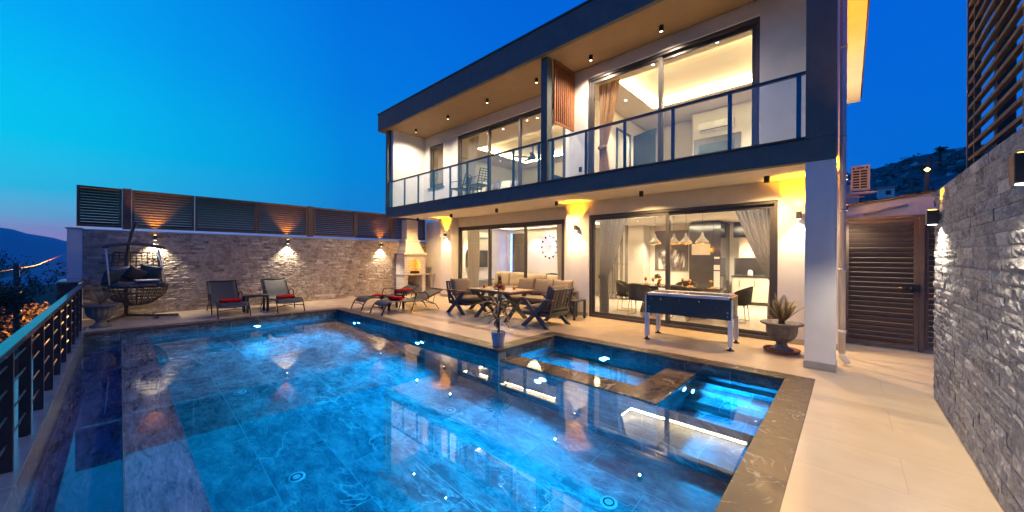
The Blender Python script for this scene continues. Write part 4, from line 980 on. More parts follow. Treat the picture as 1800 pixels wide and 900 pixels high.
def armchair(label, loc, rz, back=True, width=.86, n=1, grp='outdoor armchairs', cat='armchair', name='armchair'):
    # faces +x, width along y
    t = thing(name, label, cat, loc, rz, grp)
    w = width/2
    for s in (-1, 1):
        b = MB(); xlegs(b, s*(w-.03), -.34, .32, .60, .085, .055, 'y'); b.build('crossed_leg', M['furn'], t, bevel=.003)
        MB().box(-.50, .44, s*(w-.03)-.04, s*(w-.03)+.04, .602, .632).build('armrest', M['teak'], t, bevel=.004)
    MB().box(-.36, .36, -w+.062, w-.062, .24, .31).build('seat_frame', M['furn'], t, bevel=.003)
    b = MB(); ty = w-.07
    tilt = Matrix.Rotation(R(-14), 3, 'Y')
    def bk(y0, y1, z0, z1, dx=.03):
        c = tilt @ Vector((0, 0, (z0+z1)/2)); b.cbox((c.x-.36, (y0+y1)/2, c.z+.28), (dx, y1-y0, z1-z0), tilt)
    bk(-ty, -ty+.05, 0, .58); bk(ty-.05, ty, 0, .58); bk(-ty+.05, ty-.05, .53, .58); bk(-ty+.05, ty-.05, .10, .15); bk(-ty+.05, ty-.05, .02, .06)
    k = int((2*ty-.1)/.12)
    for i in range(k): y = -ty+.05 + (i+.5)*(2*ty-.1)/k; bk(y-.03, y+.03, .15, .53, .016)
    b.build('backrest', M['furn'], t, bevel=.002)
    cw = (2*w-.16)/n
    for i in range(n):
        y = -w+.08+cw*(i+.5)
        b = MB(); b.pillow((.02, y, .385), .70, cw-.01, .15, None, 12, pinch=.02); b.build('seat_cushion', M['cushion'], t, smooth=True)
        rot = Matrix.Rotation(R(-16), 3, 'Y') @ Matrix.Rotation(R(90), 3, 'Y')
        b = MB(); b.pillow((-.28, y, .68), .50, cw-.01+(.03 if n > 1 else 0), .20, rot, 14); b.build('back_cushion', M['cushion'], t, smooth=True)
    return t
armchair('outdoor armchair with taupe cushions left of the teak table', (-7.70, 6.52, 0), 0)
armchair('outdoor armchair with slatted back seen from behind, right of the teak table', (-5.02, 6.56, 0), PI)
armchair('outdoor three seat sofa with taupe cushions facing the teak table', (-6.25, 7.78, 0), -PI/2, width=2.05, n=3, grp=None, cat='sofa', name='outdoor_sofa')
t = thing('fruit_bowl', 'pineapple standing among oranges on the teak table', 'fruit bowl', (-6.55, 6.62, .721))
MB().lathe([(.06, 0), (.15, .05), (.16, .065), (.14, .055), (0, .015)], 22).build('bowl', M['teak'], t, smooth=True)
for k in range(6):
    a = k*1.05; MB().lathe([(.0, -.042)]+[(.042*math.sin(PI*j/8), -.042*math.cos(PI*j/8)) for j in range(1, 8)]+[(0, .042)], 12, (.095*math.cos(a), .095*math.sin(a), .085)).build('orange', M['fruit'], t, smooth=True)
MB().lathe([(0, .03), (.045, .05), (.062, .10), (.062, .15), (.045, .20), (0, .22)], 14).build('pineapple', M['pineapple'], t, smooth=True)
b = MB()
for k in range(22):
    a = k*2.4; q = .015+.03*(k % 3)/3; h = .10+.10*(1-k/22)
    b.add([(q*math.cos(a)-.010*math.sin(a), q*math.sin(a)+.010*math.cos(a), .20), (q*math.cos(a)+.010*math.sin(a), q*math.sin(a)-.010*math.cos(a), .20), (q*2.4*math.cos(a), q*2.4*math.sin(a), .21+h)], [(0, 1, 2)])
b.build('crown', M['darkleaf'], t, solid=.003)
for i, (x, y, lb) in enumerate(((-6.15, 6.35, 'orange candle glass at the near right side of the teak table'), (-6.95, 6.45, 'orange candle glass at the left side of the teak table'), (-6.05, 6.62, 'orange candle glass behind the plates on the teak table'))):
    t = thing('candle_glass', lb, 'candle', (x, y, .721), 0, 'orange candle glasses'); MB().lathe([(.035, 0), (.04, .07), (.036, .07), (.032, .01), (0, .01)], 16).build('glass', M['juice'], t, smooth=True)
for i, (x, y, lb) in enumerate(((-6.3, 6.3, 'small wooden plate of snacks near the front edge of teak table'), (-6.82, 6.75, 'small wooden plate of snacks at far left of the teak table'))):
    t = thing('plate', lb, 'plate', (x, y, .721), 0, 'snack plates'); MB().lathe([(.05, 0), (.10, .012), (.1, .016), (0, .006)], 20).build('dish', M['teak'], t, smooth=True); b = MB(); [b.lathe([(0, .01), (.018, .018), (0, .03)], 8, (.04*math.cos(q), .04*math.sin(q), 0)) for q in range(6)]; b.build('snack', M['fruit'], t)

# ---------------------------------------------------------------- football table
t = thing('football_table', 'dark table football table on four silver legs', 'football table', (-2.13, 7.17, 0), R(4.5))
LX, LY = .70, .37
MB().box(-LX, LX, -LY, LY, .50, .83).build('cabinet', M['foos'], t, bevel=.006)
b = MB(); b.box(-LX+.04, LX-.04, -LY-.004, -LY+.09, .835, .885); b.box(-LX+.04, LX-.04, LY-.09, LY+.004, .835, .885); b.build('side_rail', M['alu'], t, bevel=.006)
MB().box(-LX-.004, -LX+.036, -LY, LY, .832, .872).build('end_rail', M['wood'], t, bevel=.004); MB().box(LX-.036, LX+.004, -LY, LY, .832, .872).build('end_rail', M['wood'], t, bevel=.004)
MB().box(-LX+.05, LX-.05, -LY+.1, LY-.1, .833, .838).build('playfield', M['green'], t)
MB().box(-LX+.045, LX-.045, -LY+.092, LY-.092, .872, .878).build('glass_top', M['glass'], t)
for sx in (-1, 1):
    for sy in (-1, 1):
        MB().box(sx*LX-.035-(.02 if sx > 0 else -.02), sx*LX+.035-(.02 if sx > 0 else -.02), sy*LY-.04-(.02*sy), sy*LY+.04-(.02*sy), .06, .498).build('leg', M['alu'], t, bevel=.006)
        x, y = sx*LX-(.02*sx), sy*LY-.02*sy
        MB().lathe([(.06, 0), (.055, .012), (.018, .03), (.012, .06)], 18, (x, y, .002)).build('levelling_foot', M['rubber'], t, smooth=False)
    MB().box(sx*LX-.012 if sx > 0 else -LX-.012, sx*LX+.012 if sx > 0 else -LX+.012, -LY-.01, -LY+.03, .495, .84).build('corner_trim', M['alu'], t, bevel=.003)
for i in range(8):
    x = -.55+.157*i; z = .785; near = i in (0, 1, 3, 5)
    b = MB(); b.tube([(x, -LY-(.12 if near else .03), z), (x, LY+.18-(.09 if near else 0), z)], .0075, 8)
    for k in range(3 if i not in (0, 7) else 1): b.box(x-.012, x+.012, -.16+.13*k, -.14+.13*k, z-.03, z+.06)
    rr = b.build('rod', M['chrome'], t, smooth=False)
    y = -LY-.12 if near else LY+.18
    MB().tube([(x, y-.10 if near else y, z), (x, y if near else y+.1, z)], .016, 10).build('handle', M['rubber'], rr, smooth=False)
    if not near: MB().tube([(x, -LY-.035, z), (x, -LY, z)], .012, 8).build('rod_cap', M['rubber'], rr)
b = MB()
for sx in (-1, 1):
    for z in (.555, .62): b.tube([(sx*(LX-.06), -LY-.008, z), (sx*(LX-.06), -LY, z)], .016, 14)
b.build('bolt', M['chrome'], t)
b = MB(); b.box(LX, LX+.006, -.09, .09, .62, .72); b.build('ball_return', M['black'], t, bevel=.002)

# ---------------------------------------------------------------- planters
def urn(parent, s, mat='stone_pot'):
    p = [(.0, 0), (.17, 0), (.175, .03), (.12, .06), (.085, .10), (.08, .14), (.11, .17), (.17, .21), (.215, .27), (.235, .35), (.235, .43), (.25, .455), (.31, .47), (.325, .485), (.32, .505), (.28, .512), (.23, .495), (.21, .47)]
    MB().lathe([(r*s, z*s) for r, z in p], 64, flute=(.17*s, .43*s, 16, .07)).build('urn', M[mat], parent, smooth=True)
    MB().lathe([(0, .475*s), (.235*s, .47*s)], 24).build('soil', M['soil'], parent)
def frond(b, base, d, L, droop, n=24, w=.11, lw=.02):
    base = Vector(base); d = Vector(d).normalized(); side = d.cross(Vector((0, 0, 1))).normalized(); pts = []
    p = base.copy(); v = d.copy()
    for i in range(n+1): pts.append(p.copy()); p += v*(L/n); v = (v + Vector((0, 0, -droop/n))).normalized()
    b.tube(pts, [.007*(1-.7*i/n) for i in range(n+1)], 5)
    for i in range(2, n):
        f = i/n; ll = w*math.sin(PI*min(1, f*.85+.15))**.7; t_ = (pts[i+1]-pts[i]).normalized()
        for s in (-1, 1):
            tip = pts[i] + side*s*ll*.8 + t_*ll*.55 + Vector((0, 0, .25*ll))
            b.add([pts[i]-t_*lw/2, pts[i]+t_*lw/2+side*s*ll*.3, tip, pts[i]-t_*lw/2+side*s*ll*.35], [(0, 1, 2, 3)])
t = thing('urn_planter', 'fluted grey stone urn with cycad on terracotta saucer by white column', 'planter', (-.80, 7.42, 0))
b = MB(); b.lathe([(.0, .004), (.235, .004), (.255, .05), (.245, .05), (.225, .02), (0, .02)], 32); b.build('saucer', M['terra'], t, smooth=False)
s_ = bpy.data.objects.new('pot', None); 
e = MB(); urn(t, .92); bpy.data.objects['urn'].location.z = .02
b = MB()
for a, el, L, dr in ((PI*.95, 80, .52, .25), (.15, 50, .50, .3), (.4, 62, .46, .2), (2.4, 70, .42, .4), (PI*1.2, 75, .38, .3), (-.6, 58, .40, .25), (-.1, 68, .44, .1), (1.2, 60, .44, .3), (3.6, 60, .42, .4), (-1.2, 78, .5, .1)):
    frond(b, (0, 0, .46), (math.cos(a)*math.cos(R(el)), math.sin(a)*math.cos(R(el)), math.sin(R(el))), L, dr)
b.build('fronds', M['leaf'], t)
b = MB(); b.lathe([(0, .44), (.05, .46), (.04, .52), (0, .53)], 12); b.build('stem', M['bark'], t)
rn = random.Random(3)
for k, c in enumerate(('red', 'fruit', 'fruit')):
    b = MB(); x, y = ((.02, -.12), (-.13, -.1), (-.16, -.05))[k]; b.tube([(x, y, .45), (x, y, .53+.02*k)], .003, 5)
    for j in range(6): a = j*1.05; b.add([(x, y, .53+.02*k), (x+.03*math.cos(a), y+.03*math.sin(a), .545+.02*k), (x+.03*math.cos(a+.6), y+.03*math.sin(a+.6), .545+.02*k)], [(0, 1, 2)])
    b.build('flower', M[c], t)
t = thing('urn_planter', 'fluted dark urn with drooping palm beside the low dark pillar', 'planter', (-11.6, -.27, 0))
urn(t, .95, 'stone_pot')
b = MB()
for a, el, L, dr in ((2.9, 60, .5, 1.6), (PI, 70, .45, 1.9), (-1.9, 65, .50, 1.8), (-1.3, 55, .5, 1.7), (.5, 60, .5, 1.5), (1.5, 65, .45, 1.5), (-2.5, 75, .4, 1.7)):
    frond(b, (0, 0, .46), (math.cos(a)*math.cos(R(el)), math.sin(a)*math.cos(R(el)), math.sin(R(el))), L, dr, 14, .14, .018)
b.build('fronds', M['leaf2'], t)
t = thing('potted_dracaena', 'drooping dracaena in white ribbed pot on the pool coping corner', 'potted plant', (-4.40, 4.42, .007))
b = MB(); b.lathe([(0, 0), (.088, 0), (.092, .01)]+[(.092+.036*k/24+.0018*(k % 2), .01+.235*k/24) for k in range(1, 25)]+[(.132, .25), (.124, .25), (.118, .21), (0, .20)], 40); b.build('pot', M['white_pot'], t, smooth=False)
MB().tube([(0, 0, .2), (.004, .004, .30), (-.006, 0, .42), (.004, 0, .56), (0, 0, .66)], [.026, .022, .024, .018, .014], 10).build('trunk', M['bark'], t, smooth=True)
b = MB(); rn = random.Random(11)
def strap(b, base, a, el, L, droop, w, n=9):
    d = Vector((math.cos(a)*math.cos(el), math.sin(a)*math.cos(el), math.sin(el))); p = Vector(base); side = Vector((-math.sin(a), math.cos(a), 0)); vs = []
    for i in range(n+1):
        f = i/n; ww = w*(1-f)**.6*(.5+min(.5, f*2)); vs += [p - side*ww/2 + Vector((0, 0, ww*.25)), p + side*ww/2 + Vector((0, 0, ww*.25)), p.copy()]
        p = p + d*(L/n); d = (d + Vector((0, 0, -droop/n))).normalized()
    b.add(vs, [q for i in range(n) for q in ((3*i, 3*i+2, 3*i+5, 3*i+3), (3*i+2, 3*i+1, 3*i+4, 3*i+5))])
for k in range(46):
    z = .50+.3*rn.random() if k > 8 else .36+.12*rn.random()
    strap(b, (0, 0, z if z < .66 else .66), rn.random()*2*PI, R(rn.uniform(15, 85)), rn.uniform(.24, .46), rn.uniform(1.2, 3.2), rn.uniform(.05, .075))
for k in range(9): strap(b, (0, 0, rn.uniform(.3, .5)), rn.random()*2*PI, R(rn.uniform(-30, 30)), rn.uniform(.08, .2), 1.5, .012)
strap(b, (0, 0, .66), 2.6, R(86), .5, .1, .03)
b.build('leaves', M['leaf2'], t)

# ---------------------------------------------------------------- hanging chair
t = thing('hanging_chair', 'grey rattan double hanging chair with canopy on curved stand', 'hanging chair', (-12.7, .28, 0))
b = MB(); b.tube([(-.25, -.17, .05), (-.27, -.17, .6), (-.28, -.16, 1.3), (-.27, -.14, 1.75), (-.2, -.08, 2.1), (-.08, -.01, 2.28), (0, 0, 2.31)], [.038, .036, .034, .034, .03, .026, .024], 12); b.build('pole', M['rattan'], t, smooth=True)
b = MB(); b.tube([(-.25, -.17, .05), (0, .1, .045), (.25, .45, .04), (.38, .72, .035)], .03, 10); b.tube([(-.25, -.17, .05), (.1, -.35, .045), (.5, -.45, .035)], .03, 10); b.tube([(-.4, .3, .035), (.1, .3, .045), (.6, .35, .035)], .024, 10); b.build('stand_base', M['rattan'], t, smooth=True)
b = MB()
for k in range(12): z = 2.27-.036*k; a = k*PI/2; b.tube([(-.006*math.cos(a), -.006*math.sin(a), z), (.006*math.cos(a), .006*math.sin(a), z-.03)], .005, 5)
b.build('chain', M['chrome'], t)
# canopy
b = MB()
def can_pt(u, v): x = (u-.5)*.75; y = (v-.5)*1.0; return (x+.05, y-.04, 1.82 - .35*(y*y) - .28*x*x)
for k in range(11): b.tube([can_pt(k/10, j/10) for j in range(11)], .011, 6)
for k in range(13): b.tube([can_pt(j/8, k/12) for j in range(9)], .009, 6)
for e_ in (0, 1):
    b.tube([can_pt(e_, j/10) for j in range(11)], .022, 8); b.tube([can_pt(j/8, e_) for j in range(9)], .022, 8)
b.tube([(0, 0, 1.84), (-.1, -.3, 1.8)], .01); b.build('canopy', M['rattan'], t, smooth=True)
# back lattice and basket
def bp(a, z):  # a from -1..1 across, basket shell
    if z < .82:
        k = math.sqrt(max(0, 1-((.82-z)/.52)**2)); return (.46*k*math.cos(a*PI/1), .56*k*math.sin(a*PI/1), z)
b = MB()
def shell(th, ph):  # th azimuth, ph from 0 bottom to 1 rim
    q = math.sin(ph*PI/2); z = .80-.50*math.cos(ph*PI/2); return (.48*q*math.cos(th)+.02, .56*q*math.sin(th), z)
for k in range(32): b.tube([shell(2*PI*k/32, j/9) for j in range(1, 10)], .010, 5)
for j in range(2, 10): b.tube([shell(2*PI*k/28, j/9) for k in range(29)], .012 if j < 9 else .026, 6)
b.lathe([(0, .30), (.08, .302), (.09, .31)], 16); b.build('basket', M['rattan'], t, smooth=True)
b = MB()
def back(u, v):  # u -1..1, v 0..1
    w = .46*(1-.18*v); return (-.40-.06*v+.14*u*u, w*u, .80+.78*v)
for k in range(9): u = -1+k*.25; b.tube([back(u, j/8) for j in range(9)], .010 if k not in (0, 8) else .022, 6)
for j in range(1, 11): b.tube([back(-1+i*.2, j/10) for i in range(11)], .013 if j < 10 else .022, 6)
b.build('back_lattice', M['rattan'], t, smooth=True)
for (x, y), (x2, y2) in (((.36, -.46), (.28, -.44)), ((.38, .40), (.30, .50)), ((-.28, .42), (-.34, .46))):
    MB().tube([(x, y-.04, 1.66), (x2, y2, .80)], .014, 8).build('hanging_rod', M['alu'], t, smooth=True)
b = MB(); b.pillow((.06, .02, .80), .84, 1.0, .15, None, 14, pinch=.12); b.build('seat_pad', M['navy'], t, smooth=True)
g = 'cushions in the hanging chair'
def cushion(label, loc, w, t_, rot, mat):
    o = MB().pillow((0, 0, 0), w, w, t_, rot, 14).build('throw_cushion', M[mat], None, smooth=True); o.location = loc; tag(o, label, 'cushion', g); return o
RX = Matrix.Rotation(R(-72), 3, 'Y')
cushion('navy cushion at the right side of hanging chair, largest', (-12.84, .52, 1.07), .42, .15, Matrix.Rotation(R(-18), 3, 'Z') @ RX @ Matrix.Rotation(R(14), 3, 'Z'), 'navy')
cushion('grey cushion at the left back of hanging chair', (-12.88, .0, 1.06), .40, .15, Matrix.Rotation(R(14), 3, 'Z') @ RX, 'greyfab')
cushion('dark cushion in the middle of hanging chair', (-12.80, .25, 1.05), .36, .14, RX @ Matrix.Rotation(R(30), 3, 'Z'), 'velvet')
cushion('dark cushion at left front of hanging chair leaning on the arm', (-12.62, -.14, 1.0), .36, .14, Matrix.Rotation(R(50), 3, 'Z') @ RX, 'navy')
o = MB().box(-.13, .13, -.2, .2, 0, .025).build('book', M['white'], None, bevel=.004); o.location = (-12.42, .45, .905); o.rotation_euler = (0, 0, .1); tag(o, 'closed white book lying on the hanging chair seat', 'book')

# ---------------------------------------------------------------- curtains
def curtain(label, x_edge, side, ztop, zbot, y, wt, ztie, wtie, wbot, mat, folds=9, grp='tied back curtains', amp=.035):
    t = thing('curtain', label, 'curtain', (x_edge, y, 0), 0, grp)
    def width(z):
        if z > ztie: f = (z-ztie)/(ztop-ztie); return wtie + (wt-wtie)*(f**.8)
        f = (ztie-z)/(ztie-zbot); return wtie + (wbot-wtie)*min(1, f*1.6)**.7
    def fn(u, v):
        z = zbot + (ztop-zbot)*v; w = width(z); return (side*(u*w), amp*math.sin(u*folds*2*PI+.8*math.sin(v*3))*(.6+.4*w/wt)+.02*math.sin(u*31), z)
    MB().grid(fn, folds*10, 40).build('drape', M[mat], t, smooth=True)
    if wtie < wt*.8:
        MB().lathe([(wtie*.56, -.03), (wtie*.6, 0), (wtie*.56, .03)], 14, (side*wtie*.5, 0, ztie)).build('tieback', M[mat], t, smooth=True)
curtain('grey curtain tied at left side of the dining room doors', -4.82, 1, 2.58, .02, 8.62, .78, 1.02, .22, .28, 'curtain_blue')
curtain('grey curtain tied at right side of the dining room doors', -1.02, -1, 2.58, .02, 8.62, .72, 1.1, .10, .14, 'curtain_blue')
curtain('white sheer curtain at left end of the living room doors', -10.72, 1, 2.58, .02, 9.05, .72, .6, .66, .66, 'curtain', 12)
curtain('white sheer curtain at right end of the living room doors', -6.02, -1, 2.58, .02, 9.05, .5, .6, .42, .42, 'curtain', 9)
curtain('gold striped curtain tied at left side of the right bedroom', -4.5, 1, 5.74, 3.22, 7.98, .55, 4.2, .2, .3, 'curtain_gold', 8)
curtain('pale curtain hanging at left side of the left bedroom', -9.95, 1, 5.7, 3.22, 8.4, .6, 4.3, .34, .38, 'curtain', 8)
curtain('cream blind curtain drawn behind the small balcony window', -11.75, 1, 5.66, 4.1, 8.35, .9, 4.2, .88, .88, 'curtain', 8, amp=.015)

# ---------------------------------------------------------------- dining and kitchen
t = thing('dining_table', 'dark oval dining table laid for a meal behind the glass doors', 'table', (-3.45, 10.2, 0))
b = MB(); b.prism([(1.2*math.copysign(abs(math.cos(a))**.5, math.cos(a)), .48*math.copysign(abs(math.sin(a))**.5, math.sin(a))) for a in [2*PI*k/40 for k in range(40)]], 'z', .735, .765); b.build('table_top', M['darkcab'], t, bevel=.004)
for s in (-1, 1): MB().prism([(s*.6-.25, 0), (s*.6+.25, 0), (s*.6+.06, .73), (s*.6-.06, .73)], 'y', -.25, .25).build('pedestal', M['darkcab'], t)
def dchair(label, loc, rz):
    t = thing('dining_chair', label, 'chair', loc, rz, 'curved back dining chairs')
    # faces +x
    def fn(u, v): a = R(75)+u*R(210); q = .27+.04*v; z = .46+v*(.40*(1-.45*abs(2*u-1)**2)); return (q*math.cos(a)+.0, q*math.sin(a), z)
    MB().grid(fn, 24, 8).build('backrest', M['velvet'], t, smooth=True, solid=.04)
    b = MB(); b.pillow((.02, 0, .45), .52, .50, .11, None, 10); b.build('seat', M['velvet'], t, smooth=True)
    for s in (-1, 1): MB().tube([(.18, s*.2, .42), (.22, s*.22, .02), (-.2, s*.22, .015), (-.16, s*.2, .42)], .011, 8).build('leg_frame', M['gold'], t, smooth=True)
dchair('dining chair at the left end of the dining table', (-4.72, 10.0, 0), R(10))
dchair('dining chair at near side of the table, left of football table', (-4.05, 9.35, 0), R(85))
dchair('dining chair at near side of the table behind the football table', (-3.05, 9.4, 0), R(92))
dchair('dining chair on far side of the dining table', (-3.4, 11.0, 0), R(-90))
dchair('dining chair at right end of dining table', (-1.95, 10.15, 0), R(180))
def wineglass(label, loc):
    t = thing('wine_glass', label, 'glass', loc, 0, 'wine glasses on the dining table')
    MB().lathe([(.034, 0), (.032, .004), (.004, .01), (.004, .09), (.03, .12), (.04, .16), (.036, .21)], 14).build('glass', M['gold'], t, smooth=True)
for i, (x, y) in enumerate(((-4.3, 10.35), (-3.95, 10.0), (-3.3, 10.4), (-3.0, 10.0), (-2.5, 9.98), (-3.75, 9.95))):
    wineglass('stemmed glass on dining table, ' + ('farthest left', 'before the flowers', 'far side centre', 'in front of third plate', 'farthest right', 'hidden by the door mullion')[i], (x, y, .766))
for i, (x, y) in enumerate(((-4.1, 9.9), (-3.55, 9.9), (-2.95, 9.88), (-2.42, 9.9))):
    t = thing('plate', 'golden plate with napkin on dining table, ' + ('farthest left', 'second from left', 'third from left', 'farthest right')[i], 'plate', (x, y, .766), 0, 'plates on the dining table')
    MB().lathe([(.08, 0), (.14, .014), (.14, .018), (0, .008)], 22).build('dish', M['plate'], t, smooth=True); MB().pillow((0, 0, .035), .14, .10, .05, None, 6).build('napkin', M['plate'], t, smooth=True)
t = thing('flower_vase', 'vase of orange flowers standing on the dining table', 'vase', (-3.85, 10.15, .766)); MB().lathe([(0, 0), (.04, 0), (.05, .06), (.03, .12), (.035, .14)], 14).build('vase', M['gold'], t, smooth=True)
b = MB(); leaf_cloud(b, (0, 0, .24), (.13, .13, .12), 160, .035, 4, clump=6); b.build('flowers', M['leaf'], t)
for i, (x, y) in enumerate(((-3.98, 10.2), (-3.52, 10.35), (-3.18, 10.25), (-2.75, 10.15))):
    t = thing('pendant_lamp', 'grey bell shaped pendant lamp over dining table, ' + ('leftmost', 'behind the door mullion', 'third from left', 'rightmost')[i], 'pendant lamp', (x, y, 1.93), 0, 'pendant lamps over the dining table')
    MB().lathe([(.155, -.03), (.16, 0), (.14, .04), (.09, .09), (.045, .15), (.028, .22), (.02, .25), (0, .255)], 28).build('shade', M['pendant'], t, smooth=True, solid=.004)
    MB().tube([(0, 0, .25), (0, 0, .85)], .004, 6).build('cable', M['black'], t)
    MB().lathe([(0, -.03), (.05, -.015), (.04, .02), (0, .03)], 12).build('bulb', M['lamp_amber'], t, smooth=True)
    light('POINT', 'pendant_light', (0, 0, -.08), 7, AMBER, t, size=.04)
t = thing('slatted_partition', 'dark vertical slat partition between dining room and stairs', 'room divider', (-6.1, 12.0, 0))
b = MB()
for k in range(6): x = -.55+.19*k; b.box(x, x+.06, -.05, .05, .1, 2.64)
b.box(-.6, .5, -.03, .03, .04, .1); b.box(-.6, .5, -.012, .012, 1.28, 1.30); b.build('slats', M['wallgrey'], t)
t = thing('painting', 'dark canvas with pale torrent on the dining room wall', 'painting', (-4.95, 14.22, 1.75))
MB().box(-.6, .62, 0, .03, -.72, .80).build('canvas', M['wallgrey'], t)
def paint_mat():
    m, nt, b, o = new_mat('abstract_canvas'); v = mapping(nt, 'xz')
    st = N(nt, 'ShaderNodeMapping'); st.inputs['Scale'].default_value = (1.5, .5, 1); st.inputs['Rotation'].default_value = (0, 0, .5); nt.links.new(v, st.inputs[0])
    n = noise(nt, st.outputs[0], 1.6, 8, .6, 1.5)
    sp = N(nt, 'ShaderNodeSeparateXYZ'); nt.links.new(v, sp.inputs[0])
    msk = math_n(nt, 'MULTIPLY', ramp(nt, sp.outputs[1], [(0, (1,)*3), (.25, (.55,)*3), (.5, (0,)*3)]), 1)
    f = ramp(nt, n, [(.47, (0,)*3), (.55, (1,)*3)])
    nt.links.new(mixc(nt, f, (.10, .08, .075), (.7, .62, .55)), b.inputs['Base Color']); return m
MB().box(-.45, .5, -.004, -.001, -.68, .05).build('painted_area', paint_mat(), t)
t = thing('tall_cabinet', 'tall glossy dark cabinet block with built in oven at the kitchen', 'cabinet', (-3.5, 13.3, 0))
MB().box(-.42, .30, -.3, .9, .004, 2.70).build('carcass', M['darkcab'], t)
b = MB(); b.box(.31, .52, -.3, .9, .02, 2.70); b.build('side_column', M['darkcab'], t)
MB().box(-.34, .22, -.315, -.302, 1.62, 1.98).build('framed_picture', M['kitchen'], t)
b = MB(); b.box(.33, .50, -.32, -.302, .55, 1.1); b.box(.33, .50, -.32, -.302, 1.14, 1.3); b.box(.34, .49, -.325, -.302, 1.5, 1.56); b.build('oven', M['alu'], t)
t = thing('kitchen_base_unit', 'cream kitchen base cabinets with dark worktop', 'kitchen cabinets', (-1.65, 13.9, 0))
MB().box(-1.2, 1.2, 0, .34, .1, .90).build('carcass', M['kitchen'], t); MB().box(-1.2, 1.2, .05, .34, .004, .098).build('plinth', M['darkcab'], t)
MB().box(-1.22, 1.22, -.03, .34, .902, .94).build('worktop', M['counter'], t)
for x0, x1, zz in ((-1.18, -.92, (.12, .88)), (-.9, -.5, (.12, .88)), (-.48, .0, (.12, .88)), (.02, 1.18, (.12, .36)), (.02, 1.18, (.38, .62)), (.02, 1.18, (.64, .88))):
    d = MB().box(x0, x1, -.016, -.001, *zz).build('door' if zz[1]-zz[0] > .5 else 'drawer', M['kitchen'], t, bevel=.003)
    (MB().box((x0+x1)/2-.16, (x0+x1)/2+.16, -.035, -.018, zz[1]-.05, zz[1]-.04) if zz[1]-zz[0] < .5 else MB().box(x1-.06, x1-.05, -.035, -.018, zz[1]-.3, zz[1]-.08)).build('handle', M['black'], d)
t = thing('kitchen_wall_unit', 'cream wall cabinets over the kitchen worktop', 'kitchen cabinets', (-1.65, 13.9, 0))
MB().box(-1.0, .75, .02, .34, 1.52, 2.2).build('carcass', M['kitchen'], t)
for x0, x1 in ((-.98, -.42), (-.40, .16), (.18, .73)):
    d = MB().box(x0, x1, .0, .018, 1.54, 2.18).build('door', M['kitchen'], t, bevel=.003); MB().box(x1-.07, x1-.055, -.018, -.001, 1.60, 1.85).build('handle', M['black'], d)
MB().box(-1.2, 1.2, .20, .345, 2.22, 2.73).build('upper_box', M['darkcab'], t)
t = thing('backsplash', 'dark grey splashback panel behind the kitchen worktop', 'panel', (-1.65, 14.235, 0)); MB().box(-1.2, 1.2, 0, .012, .942, 1.518).build('panel', M['greyfab'], t)
t = thing('kettle', 'white kettle standing on the kitchen worktop', 'kettle', (-2.35, 14.02, .941)); MB().lathe([(0, 0), (.075, 0), (.08, .04), (.065, .16), (.04, .19), (0, .2)], 20).build('body', M['white'], t, smooth=True); MB().tube([(.06, 0, .16), (.12, 0, .15), (.13, 0, .07), (.08, 0, .04)], .01, 8).build('handle', M['black'], t)

# ---------------------------------------------------------------- living room
t = thing('television', 'flat black television mounted on pale living room wall', 'television', (-12.2, 10.85, 1.42))
MB().box(.03, .07, -.62, .62, -.38, .38).build('bezel', M['black'], t, bevel=.004); MB().box(.0705, .073, -.6, .6, -.36, .36).build('screen', M['screen'], t); MB().box(0, .03, -.15, .15, -.1, .1).build('bracket', M['black'], t)
t = thing('tv_console', 'long low grey cabinet under the television', 'cabinet', (-12.18, 10.9, 0)); MB().box(0, .42, -1.4, 1.5, .1, .50).build('carcass', M['greyfab'], t, bevel=.005); MB().box(.03, .36, -1.3, 1.4, .004, .098).build('plinth', M['black'], t)
def split_ac(label, loc, rz):
    t = thing('air_conditioner', label, 'air conditioner', loc, rz, 'indoor air conditioners')
    b = MB(); b.prism([(0, 0), (.17, .02), (.21, .08), (.21, .25), (.17, .28), (0, .28)], 'y', -.43, .43); b.build('body', M['white'], t, bevel=.008)
    MB().box(.17, .212, -.38, .38, .03, .045).build('vent', M['greyfab'], t)
split_ac('white wall air conditioner above the television', (-12.2, 10.95, 2.32), 0)
split_ac('white wall air conditioner in the right bedroom', (-2.75, 11.5, 5.13), -PI/2)
t = thing('wall_panel', 'dark ribbed panel with blue edge light in living room corner', 'panel', (-11.9, 12.78, 0)); b = MB()
for k in range(10): b.box(.12+.085*k, .18+.085*k, -.05, 0, .3, 2.6)
b.build('ribs', M['wallgrey'], t); MB().box(0, .1, -.02, 0, .5, 2.6).build('blue_light', M['led_blue'], t)
t = thing('wall_ornament', 'ring of small mirror pieces on the lilac living room wall', 'wall ornament', (-9.6, 12.78, 1.95))
rn = random.Random(2)
for k in range(12):
    a = 2*PI*k/12; s = rn.uniform(.03, .055); x, z = .42*math.cos(a), .48*math.sin(a); MB().cbox((x, -.012, z), (s*1.6, .02, s*1.6), Matrix.Rotation(a, 3, 'Y')).build('mirror_piece', M['mirrorpc'], t)
MB().lathe([(0, 0), (.06, 0), (.05, .02), (0, .03)], 14, (0, -.01, 0)).build('centre', M['mirrorpc'], t)
light('SPOT', 'lilac_light', (-9.6, 12.0, 2.7), 14, (.42, .30, 1), H, (R(38), 0, 0), .1, R(110), .9)
